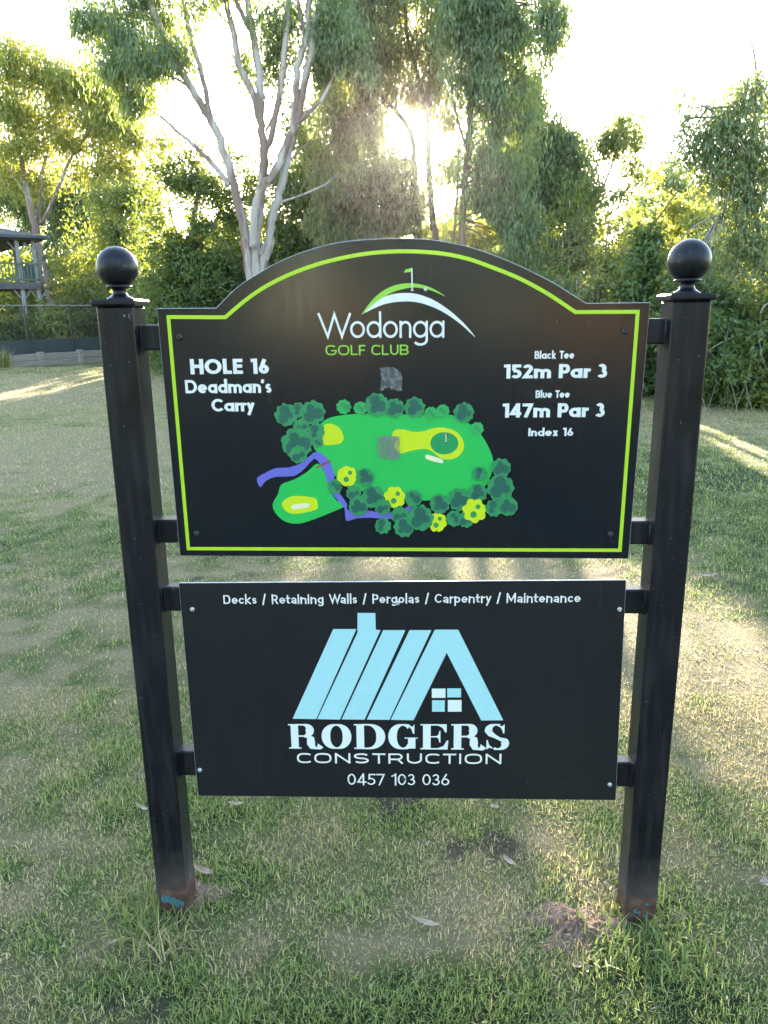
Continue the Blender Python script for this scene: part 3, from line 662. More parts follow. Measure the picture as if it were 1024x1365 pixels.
shrub('shrub', 'hazy round-topped tree far off above the yellow bushes', 34, 893, 222, 26, M['gum_blue'], 7000, L=.2, Wd=.07, cat='tree', sig=.3)
shrub('shrub', 'distant grey-green tree left of the round-topped one, under open sky', 36, 868, 262, 24, M['gum_blue'], 5000, L=.2, Wd=.07, cat='tree', sig=.3)
shrub('shrub', 'low distant tree in the sky gap above the scrub', 38, 925, 245, 26, M['gum_blue'], 5000, L=.2, Wd=.07, cat='tree', sig=.3)

# ivy-covered stump with a bare stick leaning out of it
def stick_extra(root, base):
    mb = MB(); P = smooth_path(px_path([(858, 320), (872, 298), (888, 276), (904, 254)], 12), 4)-base
    mb.tube(P, np.linspace(.022, .008, len(P)), 6, .08); mb.build('bare_stick', M['brown_bark'], root)
tree('ivy_stump', 'dark pointed ivy-covered stump with a bare stick leaning out of its top', 'stump', 12, 853, [
    ([(853, 480), (855, 400), (862, 330)], .10, .05, True)], M['brown_bark'],
    [(865, 322, 16, 18), (860, 350, 22, 24), (850, 380, 28, 26), (845, 420, 32, 30), (835, 460, 34, 34), (862, 480, 40, 40), (838, 500, 44, 36)],
    M['dark_leaf'], 24000, .07, .05, .2, .12, npr=24, jit=1.0, extra=stick_extra)

# 11: weeping gum at the right edge
tree('gum_tree', 'weeping blue-green gum at the right edge beside the right post', 'tree', 11.5, 1012, [
    ([(1022, 470), (1017, 400), (1013, 350), (1011, 310), (1004, 270), (1000, 220), (1005, 160), (1010, 110)], .055, .02, True), ([(1004, 265), (985, 210), (965, 170), (945, 140)], .03, .01), ([(1006, 290), (1025, 240), (1040, 190)], .03, .012),
    ([(1012, 330), (985, 300), (960, 285)], .02, .008), ([(1000, 235), (970, 225), (935, 225)], .015, .006)],
    M['grey_bark'],
    [(965, 72, 26, 16, 0, .6), (945, 95, 30, 18, 0, .9), (920, 122, 26, 16, 0, .9), (915, 150, 16, 14, 0, .5), (912, 180, 18, 14, 0, .6), (975, 125, 30, 20), (1010, 100, 24, 22, 0, .6), (1035, 140, 34, 34), (990, 155, 36, 24), (960, 165, 28, 20, 0, .8), (935, 185, 20, 18, 0, .7), (1000, 190, 44, 26), (920, 205, 20, 16), (950, 215, 26, 20), (985, 235, 34, 24, 0, .9), (1030, 220, 34, 34),
     (1000, 270, 34, 26), (965, 265, 20, 22, 0, .6), (1035, 290, 30, 40), (985, 310, 24, 30), (1012, 340, 30, 34), (960, 320, 24, 20, 0, .7), (920, 345, 26, 18, -.5, .9), (900, 335, 14, 12, -.5, .7), (935, 365, 26, 16, -.4, .7), (1040, 380, 34, 60), (990, 365, 26, 26, 0, .7)],
    M['gum_right'], 33000, .10, .021, .7, .17, npr=15, twigs=80, hole=.05)

# dark understorey on the right, in front of the yellow bushes
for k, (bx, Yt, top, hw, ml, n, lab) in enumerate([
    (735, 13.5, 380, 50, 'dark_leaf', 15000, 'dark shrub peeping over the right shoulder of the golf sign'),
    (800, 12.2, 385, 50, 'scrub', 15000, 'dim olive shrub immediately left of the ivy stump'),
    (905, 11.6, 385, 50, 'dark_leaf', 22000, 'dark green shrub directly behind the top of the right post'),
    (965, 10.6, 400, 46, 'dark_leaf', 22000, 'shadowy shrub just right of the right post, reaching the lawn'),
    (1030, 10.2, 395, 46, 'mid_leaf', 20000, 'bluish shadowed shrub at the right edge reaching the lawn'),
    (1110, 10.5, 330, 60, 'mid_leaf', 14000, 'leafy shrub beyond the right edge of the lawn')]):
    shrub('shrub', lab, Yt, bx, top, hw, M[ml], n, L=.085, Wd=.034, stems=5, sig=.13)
# bleached twigs in the understorey
root = empty('dead_brush', gnd(985, 545)); tag(root, 'tangle of dead grey twigs in the shadowy shrubs right of the post', 'dead branches')
mb = MB(); o = np.array(root.location)
for k in range(26):
    a = gnd(random.uniform(935, 1040), random.uniform(540, 552))
    d = np.array([random.uniform(-.8, .8), random.uniform(-.2, .3), random.uniform(.3, 1.5)])
    P = smooth_path([a, a+d*.5+rng.normal(0, .06, 3), a+d+rng.normal(0, .12, 3)], 4)-o
    mb.tube(P, np.linspace(random.uniform(.0025, .006), .0015, len(P)), 5)
tag(mb.build('twigs', M['grey_bark'], root), kind='stuff')

# left: shrubs beyond the fence
for k, (bx, Yt, top, hw, ml, n, lab) in enumerate([
    (5, 24.6, 432, 34, 'mid_leaf', 9000, 'green shrub beyond the fence below the verandah deck'),
    (38, 25, 436, 30, 'gum_olive', 8000, 'low olive shrub beyond the fence between the verandah posts'),
    (82, 25, 418, 28, 'yellow_leaf', 9000, 'sunlit yellow-green shrub beyond the fence near its middle post'),
    (112, 25.5, 404, 28, 'scrub', 7000, 'brownish scrub beyond the fence beside the left sign post'),
    (62, 35, 330, 50, 'gum_olive', 12000, 'tall thin-stemmed scrub behind the verandah house corner'),
    (115, 29, 330, 50, 'scrub', 12000, 'tall brown-stemmed scrub between house and left ball finial'),
    (-50, 38, 330, 46, 'mid_leaf', 9000, 'green shrub beyond the left end of the fence')]):
    shrub('shrub', lab, Yt, bx, top, hw, M[ml], n, L=.12, Wd=.045, stems=9, sig=.2)

# far woodland closing the horizon, and woodland behind the viewer that the sign reflects
def wood(name, label, xs, ys, n, hfun, L, mat, sig=.5):
    x = rng.uniform(*xs, n); y = rng.uniform(*ys, n); h = hfun(x, y); z = rng.uniform(.05, 1, n)*h
    C = np.stack([x, y, z], 1); V, F, A = leaves(C, 9, sig, L, L*.45, .4, .8)
    tag(link(name, mesh_np(name, V, F, A), mat), label, 'woodland', kind='stuff')
wood('distant_woodland', 'hazy woodland closing the horizon behind all the trees', (-45, 45), (34, 52), 7500,
     lambda x, y: 5.0+1.0*np.sin(x*.37)+.7*np.sin(x*1.1+y*.3), .5, M['gum_olive'])
wood('distant_woodland', 'dense scrub on the ground beneath the trees behind the sign', (-7.2, 9), (19, 30), 8500,
     lambda x, y: 2.9+.6*np.sin(x*.9)+.3*np.sin(x*2.3)+.09*(y-19), .26, M['scrub'], .3)
for k, (x, y, h, r) in enumerate([(-14, -17, 9, 3.6), (-6.5, -19, 10, 3.8), (1, -22, 11, 4.2), (9, -20, 9, 3.6), (16, -16, 10, 4)]):
    root = empty('gum_tree', (x, y, 0))
    tag(root, ['leafy gum behind the viewer to the far left, only mirrored in the sign', 'gum behind the viewer on the left, only mirrored in the sign', 'big gum straight behind the viewer, only mirrored in the sign',
               'gum behind the viewer on the right, only mirrored in the sign', 'leafy gum behind the viewer to the far right, only mirrored in the sign'][k], 'tree')
    mb = MB(); mb.tube([(0, 0, -.1), (.1, 0, h*.3), (-.1, .1, h*.6), (.2, 0, h*.85)], [.3, .22, .14, .05], 8, .05); mb.build('trunk', M['white_bark'], root, smooth=True)
    m = 900; g = rng.normal(0, 1, (m, 3)); g /= np.linalg.norm(g, axis=1)[:, None]
    C = g*rng.uniform(.3, 1, (m, 1))**.4*np.array([r, r, h*.42])+np.array([x, y, h*.52])
    V, F, A = leaves(C, 8, .4, .34, .14, .5, .8)
    link('crown', mesh_np('crown', V-np.array([x, y, 0]), F, A), M['dark_leaf'], root)

M['golden'] = leaf_mat('warm_reflection_leaf', (0.42, 0.27, 0.12), (0.62, 0.43, 0.20), (0.5, 0.35, 0.1), .2)  # bright warm foliage added out of view so the sign reflects a glow
for x, y, rr, h, lab in ((6.0, -23, 2.3, 3.6, 'golden shrub added unseen behind the viewer on the right for a warm glow in the sign'), (-2.2, -23, .5, 3.2, 'slim golden sapling added unseen behind the viewer on the left for a warm reflection in the sign')):
    root = empty('shrub', (x, y, 0)); tag(root, lab, 'shrub')
    mb = MB(); mb.tube([(0, 0, -.1), (.05, 0, h*.4), (0, 0, h*.8)], [.08, .05, .02], 7); mb.build('trunk', M['grey_bark'], root)
    m = int(500*rr+150); g = rng.normal(0, 1, (m, 3)); g /= np.linalg.norm(g, axis=1)[:, None]
    C = g*rng.uniform(.2, 1, (m, 1))**.4*np.array([rr, rr, h*.48])+np.array([x, y, h*.55])
    V, F, A = leaves(C, 9, .2, .2, .1, .3, .8); link('crown', mesh_np('crown', V-np.array([x, y, 0]), F, A), M['golden'], root)

# ------------------------------------------------------------------ verandah house at the left edge
M['house_green'] = noisy_mat('pale_green_paint', (0.17, 0.18, 0.175), (0.24, 0.25, 0.245), 5, 0.6, .1)
M['rail_green'] = noisy_mat('rail_green_paint', (0.06, 0.085, 0.08), (0.09, 0.12, 0.112), 5, 0.6, .1)
M['deck'] = noisy_mat('weathered_deck', (0.06, 0.055, 0.06), (0.10, 0.09, 0.10), 6, 0.8, .2)
M['roof'] = noisy_mat('grey_blue_roof', (0.035, 0.04, 0.05), (0.06, 0.065, 0.08), 4, 0.6, .2)
M['house_wall'] = noisy_mat('house_wall_paint', (0.22, 0.21, 0.18), (0.3, 0.29, 0.25), 3, 0.8, .2)
YH = 25.5
hb = at(50, 400, YH); hx1 = float(at(50.5, 380, YH)[0]); hroot = empty('verandah_house', (hx1, YH, 0)); hroot.rotation_euler.z = math.radians(40)
tag(hroot, 'two-storey house corner with green railed verandah and grey roof at the left edge', 'house')
def hz(px, py): 
    p = at(px, py, YH); return float(p[2])
zd0, zd1, zr, ze = hz(30, 386), hz(30, 377), hz(30, 351), hz(45, 321)
def vpost(px, Yy, name='verandah_post'):
    p = at(px, 380, YH); mb = MB(); w = .058; x = (p[0]-hx1)/.74
    mb.box((x-w, Yy-w, -.1), (x+w, Yy+w, ze), .01)
    o = mb.build(name, M['house_green'], hroot)
    for s in (-1, 1):
        for z in (zd0, ze-.05):
            bb = MB(); bb.add([(x+s*w, Yy-.03, z-.28), (x+s*w, Yy+.03, z-.28), (x+s*(w+.20), Yy+.03, z-.02), (x+s*(w+.20), Yy-.03, z-.02), (x+s*w, Yy-.03, z-.34), (x+s*w, Yy+.03, z-.34), (x+s*(w+.25), Yy+.03, z), (x+s*(w+.25), Yy-.03, z)],
                              [[0, 1, 2, 3], [7, 6, 5, 4], [0, 3, 7, 4], [1, 5, 6, 2], [0, 4, 5, 1], [3, 2, 6, 7]])
            bb.build('corner_brace', M['house_green'], o)
vpost(50.5, 0); vpost(36, 0); vpost(0, 0); vpost(-26, 0); vpost(50.5, 2.6); vpost(20, 2.6); vpost(-12, 2.6)
XL = -4.2
MB().box((XL, -.12, zd0), (.12, 2.9, zd1)).build('deck_edge', M['deck'], hroot)
MB().box((XL, -.10, zr-.06), (.10, -.02, zr)).build('handrail', M['rail_green'], hroot)
MB().box((XL, -.09, zd1+.06), (.09, -.03, zd1+.12)).build('bottom_rail', M['rail_green'], hroot)
mb = MB()
for k in range(36): mb.box((.05-k*.115-.018, -.075, zd1+.12), (.05-k*.115+.018, -.045, zr-.06))
for k in range(22): mb.box((.03, .1+k*.12-.018, zd1+.12), (.06, .1+k*.12+.018, zr-.06))
tag(mb.build('balusters', M['rail_green'], hroot), kind='stuff')
MB().box((.02, 0, zr-.06), (.09, 2.7, zr)).build('handrail', M['rail_green'], hroot)
MB().box((XL, -.2, ze), (.3, .1, ze+.16)).build('fascia', M['deck'], hroot)
r = MB(); r.add([(XL, -.45, ze+.14), (.45, -.45, ze+.14), (.45, 9, ze+.14), (XL, 9, ze+.14), (XL, 3.6, ze+1.0), (-2.6, 3.6, ze+1.0), (-2.6, 5.0, ze+1.0), (XL, 5.0, ze+1.0),
     (XL, -.45, ze+.05), (.45, -.45, ze+.05), (.45, 9, ze+.05), (XL, 9, ze+.05)],
    [[0, 1, 5, 4], [1, 2, 6, 5], [2, 3, 7, 6], [4, 5, 6, 7], [0, 8, 9, 1], [1, 9, 10, 2], [2, 10, 11, 3], [8, 11, 10, 9], [0, 4, 7, 3, 11, 8]])
r.build('roof', M['roof'], hroot)
MB().box((XL, 2.9, -.1), (-2.9, 7.4, ze+.1)).build('wall', M['house_wall'], hroot)

# ------------------------------------------------------------------ fence on a sleeper retaining wall
M['sleeper'] = noisy_mat('grey_timber_sleeper', (0.20, 0.165, 0.145), (0.34, 0.29, 0.25), 9, 0.85, .4, (.25, 1, 2.5), dist=.01)
M['fence_metal'] = noisy_mat('dark_fence_metal', (0.02, 0.02, 0.02), (0.05, 0.045, 0.04), 30, 0.45)
M['rail_metal'] = noisy_mat('worn_fence_rail', (0.14, 0.12, 0.10), (0.24, 0.21, 0.18), 12, 0.5)
ga, gb_ = gnd(0, 492), gnd(150, 481)
wdir = (gb_-ga)/np.linalg.norm(gb_-ga); wn = np.array([-wdir[1], wdir[0], 0])
if wn[1] < 0: wn = -wn
P0 = ga-wdir*4.5; Lw = 9.2
wroot = empty('retaining_wall', P0); wroot.rotation_euler.z = math.atan2(wdir[1], wdir[0])
tag(wroot, 'low grey timber sleeper retaining wall along the left edge of the lawn', 'retaining wall')
d61 = float((gnd(61, 488)-P0)@wdir); d108 = float((gnd(108.5, 484)-P0)@wdir); bay = d108-d61
st_d = [d61+bay*k for k in range(-5, 5) if -.2 < d61+bay*k < Lw+.2]
for k in range(len(st_d)-1):
    for c in range(2):
        z0 = c*.205+random.uniform(0, .006)-.03
        mb = MB(); mb.box((st_d[k]+.07, random.uniform(-.006, .006)+.02, z0), (st_d[k+1]-.07, .10, z0+.195), .008); mb.build('sleeper', M['sleeper'], wroot)
for d in st_d:
    MB().box((d-.085, -.045, -.1), (d+.085, .11, .42), .008).build('wall_post', M['sleeper'], wroot)
# raised garden bed behind the wall
mb = MB(); q = [P0+wn*.12, P0+wdir*Lw+wn*.12, P0+wdir*(Lw+3)+wn*14, P0-wdir*5+wn*14]
mb.add([(p[0], p[1], .30) for p in q], [[0, 1, 2, 3]]); tag(mb.build('garden_bed', noisy_mat('mulch', (0.06, 0.045, 0.03), (0.14, 0.11, 0.075), 20, .9, .6, dist=.03)), kind='structure')
froot = empty('mesh_fence', P0+wn*.3); froot.rotation_euler.z = wroot.rotation_euler.z
tag(froot, 'dark wire mesh fence with thin top rail above the sleeper wall', 'fence')
fh0, fh1 = .36, .36+1.42
d43 = float((gnd(41, 488)-P0)@wdir); d106 = float((gnd(106, 484)-P0)@wdir); fb = d106-d43
fd = [d43+fb*k for k in range(-4, 4) if -.3 < d43+fb*k < Lw+.6]
for d in fd: MB().bar((d, 0, .2), (d, 0, fh1), .028, 8).build('fence_post', M['fence_metal'], froot)
MB().bar((fd[0], 0, fh1), (fd[-1]+.6, 0, fh1), .024, 8).build('top_rail', M['rail_metal'], froot)
mb = MB(); mb.bar((fd[0], 0, fh0+.03), (fd[-1]+.6, 0, fh0+.03), .008, 4)
span = fd[-1]+.6-fd[0]; hh = fh1-fh0
k = -hh
while k < span:                                             # diamond wire mesh
    for s in (1, -1):
        x0 = fd[0]+k; a0, b0 = (x0, fh0) if s == 1 else (x0+hh, fh0); a1, b1 = (x0+hh, fh1) if s == 1 else (x0, fh1)
        lo, hi = fd[0], fd[-1]+.6
        t0, t1 = 0, 1
        if (a1-a0) != 0:
            ta, tb = (lo-a0)/(a1-a0), (hi-a0)/(a1-a0); t0 = max(0, min(ta, tb)); t1 = min(1, max(ta, tb))
        if t1 > t0: mb.bar((a0+(a1-a0)*t0, .004*s, b0+(b1-b0)*t0), (a0+(a1-a0)*t1, .004*s, b0+(b1-b0)*t1), .0028, 3)
    k += .075
tag(mb.build('wire_mesh', M['fence_metal'], froot), kind='stuff')
# shade cloth strip at the foot of the fence
MB().box((fd[0], .035, fh0), (fd[-1]+.6, .042, fh0+.42)).build('shade_cloth', noisy_mat('grey_shade_cloth', (0.05, 0.065, 0.07), (0.08, 0.10, 0.105), 40, .9, .2), froot)
# strappy plant at the foot of the wall
def tuft(name, label, c, n, L, Wd, spread, cat='plant', dry=(0, .3), kind=None, lean=(.5, .3), zc=None):
    x = c[0]+rng.normal(0, spread, n); y = c[1]+rng.normal(0, spread, n)
    V, F, A = blades(x, y, L*rng.uniform(.5, 1.2, n), Wd*rng.uniform(.7, 1.3, n), np.clip(rng.normal(lean[0], lean[1], n), .02, 1.45), 2,
                     rng.uniform(dry[0], dry[1], n), np.clip(rng.normal(.32, .22, n), 0, 1))
    base = np.array([c[0], c[1], 0.0]); o = link(name, mesh_np(name, V-base, F, A), M['blade'], loc=base); tag(o, label, cat, kind=kind); return o
tuft('strappy_plant', 'tall yellow-green strappy plant at the left end of the sleeper wall', gnd(7, 492), 90, .62, .03, .09, dry=(.2, .7), lean=(.35, .25))

# ------------------------------------------------------------------ the sign
sign = empty('hole_sign', (0, 0, 0)); tag(sign, 'black golf hole sign with arched map panel and builder advert between two ball-topped posts', 'sign')
YF = -0.026                                                    # front of the posts
PW = 0.078
# posts follow the slight lean the photo shows
def xof(px, py, Y=YF): return float(at(px, py, Y)[0])
posts = []
for side in (-1, 1):
    if side < 0:
        xt, xb = xof(127.4, 408.7), xof(210.8, 1212); zt = float(at(127.4, 408, YF)[2])
        x0t, x0b = xt, xb
    else:
        xt, xb = xof(949.5, 399.6), xof(873, 1240); zt = float(at(949.5, 399.6, YF)[2])
        x0t, x0b = xt-PW, xb-PW
    mb = MB(); mb.box((-PW/2, -PW/2, -.12), (PW/2, PW/2, zt), .005)
    lean = (x0t-x0b)/zt
    v = [(p[0]+lean*p[2], p[1], p[2]) for p in mb.v]; mb.v = v
    po = mb.build('post', M['post'], sign); po.location = (x0b+PW/2, YF+PW/2, 0)
    px_ = lean*zt
    cp = MB(); c = .047; cp.box((px_-c, -c, zt), (px_+c, c, zt+.013), .0035); cp.build('post_cap', M['post'], po)
    R = .0425; z0 = zt+.013
    prof = [(.027, 0), (.0265, .003), (.021, .006), (.016, .010), (.0145, .015), (.0145, .020), (.0175, .023), (.0265, .0245), (.0265, .0275), (.021, .0295)]
    cz = .0295+R-.007
    for k in range(1, 26):
        t = -math.pi/2+math.pi*k/26
        if R*math.cos(t) < .02 and t < 0: continue
        prof.append((R*math.cos(t), cz+R*math.sin(t)))
    prof.append((.0005, cz+R))
    fb_ = MB(); fb_.lathe((px_, 0, z0), prof, 40); fb_.build('ball_finial', M['post'], po, smooth=True)
    posts.append((x0b, x0t, zt, lean))
# weld strips of the hollow-section mounting arms
def arm(side, py0, py1, px_panel):
    Yc = .005
    z1 = float(at(px_panel, py0, Yc)[2]); z0 = float(at(px_panel, py1, Yc)[2]); zc = (z0+z1)/2
    x0b, x0t, zt, lean = posts[0 if side < 0 else 1]
    xp = x0b+lean*zc+(PW if side < 0 else 0)                 # inner face of the post
    xe = float(at(px_panel, (py0+py1)/2, Yc)[0])+side*(-.05)
    a, b = sorted((xp-side*(-.0002), xe))
    mb = MB(); hgt = (z1-z0)/2
    # rounded box lying along x
    bev = .004; prof = []
    yc, hd = Yc+.0185, .0185
    for cy, cz_, a0 in ((yc+hd-bev, zc+hgt-bev, 0), (yc-hd+bev, zc+hgt-bev, 90), (yc-hd+bev, zc-hgt+bev, 180), (yc+hd-bev, zc-hgt+bev, 270)):
        for k in range(4):
            t = math.radians(a0+30*k); prof.append((cy+bev*math.cos(t), cz_+bev*math.sin(t)))
    n = len(prof); v = [(a, y, z) for y, z in prof]+[(b, y, z) for y, z in prof]
    mb.add(v, [[i, n+i, n+(i+1) % n, (i+1) % n] for i in range(n)]+[list(range(n)), [n+i for i in range(n)][::-1]])
    o = mb.build('mounting_arm', M['post'], sign)
    w = MB(); w.tube([(xp+side*-.0005, Yc+.001, zc-hgt), (xp+side*-.001, Yc-.001, zc), (xp+side*-.0005, Yc+.001, zc+hgt)], [.003, .0035, .003], 6, .2)
    w.build('weld_bead', M['post'], o)
for a in [(-1, 433, 467, 213), (-1, 693, 724, 236), (-1, 783, 815, 240), (-1, 1002.5, 1034.5, 262), (1, 424.5, 459, 866), (1, 695, 726, 843), (1, 786.5, 818.5, 836), (1, 1017, 1049, 823)]: arm(*a)
# old paint smears at the feet of the posts
def smear(poly, name='paint_smear'):
    P = [at(x, y, YF-.0006) for x, y in poly]; me = mesh_np(name, P, [list(range(len(P)))]); return link(name, me, M['cyan_paint'], sign)
s = 1024/180
smear([(150+x/s, 1050+y/s) for x, y in [(368, 820), (385, 812), (400, 825), (430, 822), (445, 838), (470, 832), (480, 846), (505, 848), (525, 858), (545, 872), (540, 900), (520, 896), (505, 905), (480, 892), (460, 888), (440, 878), (410, 872), (395, 878), (370, 862)]])
s = 1024/324
smear([(700+x/s, 1050+y/s) for x, y in [(512, 575), (520, 568), (530, 574), (541, 568), (545, 590), (538, 612), (524, 606), (514, 600)]])
for poly in ([(455, 515), (475, 508), (470, 520), (490, 522), (478, 532), (455, 528)], [(500, 490), (515, 486), (528, 494), (512, 500)], [(440, 540), (448, 530), (452, 545)], [(498, 540), (512, 532), (520, 545), (506, 550)]):
    smear([(700+x/s, 1050+y/s) for x, y in poly], 'paint_fleck')

M['scuff'] = noisy_mat('grey_scuff', (0.10, 0.10, 0.105), (0.22, 0.22, 0.225), 200, .7, .1)
s = 7.19
for poly in ([(388, 790), (400, 782), (412, 796), (408, 812), (396, 808)], [(440, 780), (447, 776), (452, 800), (462, 826), (455, 828), (444, 806)], [(463, 772), (468, 770), (470, 788), (466, 790)]):
    P = [at(110+x/s, 310+y/s, YF-.0006) for x, y in poly]; link('scuff_mark', mesh_np('scuff_mark', P, [list(range(len(P)))]), M['scuff'], sign)
# panels
TH = .004
def plane_pts(pts): return [(float(p[0]), float(p[2])) for p in (at(x, y, 0.0) for x, y in pts)]
def panel(name, outline, mat, label):
    n = len(outline); P = np.array(outline); e = .0010; ins = []
    area = sum(P[i][0]*P[(i+1) % n][1]-P[(i+1) % n][0]*P[i][1] for i in range(n)); sg = 1 if area > 0 else -1
    for i in range(n):                                    # front face inset by a small bevelled rim
        d0 = P[i]-P[i-1]; d1 = P[(i+1) % n]-P[i]; d0 /= np.linalg.norm(d0); d1 /= np.linalg.norm(d1)
        t = d0+d1; t /= np.linalg.norm(t); nn = np.array([-t[1], t[0]])*sg; c = nn@(np.array([-d1[1], d1[0]])*sg)
        ins.append(P[i]+nn*e/max(c, .4))
    v = [(x, 0, z) for x, z in ins]+[(x, e, z) for x, z in outline]+[(x, TH, z) for x, z in outline]
    f = [list(range(n))[::-1] if sg > 0 else list(range(n)), [2*n+i for i in range(n)]]
    f += [[i, (i+1) % n, n+(i+1) % n, n+i] for i in range(n)]+[[n+i, n+(i+1) % n, 2*n+(i+1) % n, 2*n+i] for i in range(n)]
    me = mesh_np(name, v, f); me.materials.append(mat); me.materials.append(M['panel_edge'])
    for i, p in enumerate(me.polygons): p.material_index = 0 if i < 1 else 1
    # make sure the front faces the viewer
    bm_n = me.polygons[0].normal
    if bm_n.y > 0: me.flip_normals()
    o = link(name, me, None, sign); o['label'] = label; return o
domeL = [(288.4, 410.3), (315, 383.8), (343, 365), (374.4, 347.5), (415, 332), (458.8, 321.9), (512, 317.8), (560, 318.2), (584.5, 320.6), (618, 327), (649, 336.5), (692, 353.7), (735, 375.2), (760.7, 391), (781.3, 404)]
dome = smooth_path([(a, b, 0) for a, b in domeL], 5)
up_outline = plane_pts([(209, 411)]+[(p[0], p[1]) for p in dome]+[(867, 403), (838, 745), (240, 741)])
upper = panel('map_panel', up_outline, M['panel'], 'arched black upper panel with lime border and hole map')
lower = panel('advert_panel', plane_pts([(238, 777), (835, 773), (821, 1067), (264, 1061)]), M['panel2'], 'rectangular black lower panel with light blue house logo')
LAY = [0]
def flat(name, polys, mat, parent, y, label=None):
    """filled polygons in plane coordinates, a hair proud of the panel"""
    v = []; f = []
    for k, p in enumerate(polys):
        n = len(v); yy = y-.00002*(k % 5); v += [(x, yy, z) for x, z in p]; f.append([n+i for i in range(len(p))])
    me = mesh_np(name, v, f)
    for p in me.polygons: pass
    o = link(name, me, mat, parent)
    if label: o['label'] = label
    return o
def cvx(pts, n=4, closed=True):
    P = [(a, b, 0) for a, b in pts]
    if closed:
        P = P[-1:]+P+P[:2]; S_ = smooth_path(P, n)[n:-n]; 
        if np.linalg.norm(S_[0]-S_[-1]) < 1e-6: S_ = S_[:-1]
    else: S_ = smooth_path(P, n)
    return [(p[0], p[1]) for p in S_]
# --- stroke engine: ribbons with mitred corners
def ribbon(pts, wf, closed=False, rnd=False):
    P = np.array(pts, float); k = [0]+[i for i in range(1, len(P)) if np.linalg.norm(P[i]-P[i-1]) > 1e-6]; P = P[k]
    if closed and np.linalg.norm(P[0]-P[-1]) < 1e-6: P = P[:-1]
    n = len(P); D = []
    for i in range(n if closed else n-1):
        d = P[(i+1) % n]-P[i]; D.append(d/np.linalg.norm(d))
    L_, R_ = [], []
    for i in range(n):
        if closed: d0, d1 = D[i-1], D[i]
        else: d0, d1 = D[max(i-1, 0)], D[min(i, n-2)]
        t = d0+d1; t = t/np.linalg.norm(t) if np.linalg.norm(t) > 1e-3 else d1
        nrm = np.array([-t[1], t[0]]); c = max(.30, nrm@np.array([-d1[1], d1[0]])); w = wf(t)/2/c
        L_.append(P[i]+nrm*w); R_.append(P[i]-nrm*w)
    quads = []
    m = n if closed else n-1
    for i in range(m): j = (i+1) % n; quads.append([R_[i], R_[j], L_[j], L_[i]])
    if rnd and not closed:
        for e, d in ((0, -D[0]), (n-1, D[-1])):
            w = wf(d)/2; a0 = math.atan2(d[1], d[0]); quads.append([P[e]+w*np.array([math.cos(a0+math.radians(a)), math.sin(a0+math.radians(a))]) for a in range(-90, 91, 20)])
    return quads
def arc(cx, cy, rx, ry, a0, a1, n=22):
    return [(cx+rx*math.cos(math.radians(a0+(a1-a0)*k/n)), cy+ry*math.sin(math.radians(a0+(a1-a0)*k/n))) for k in range(n+1)]
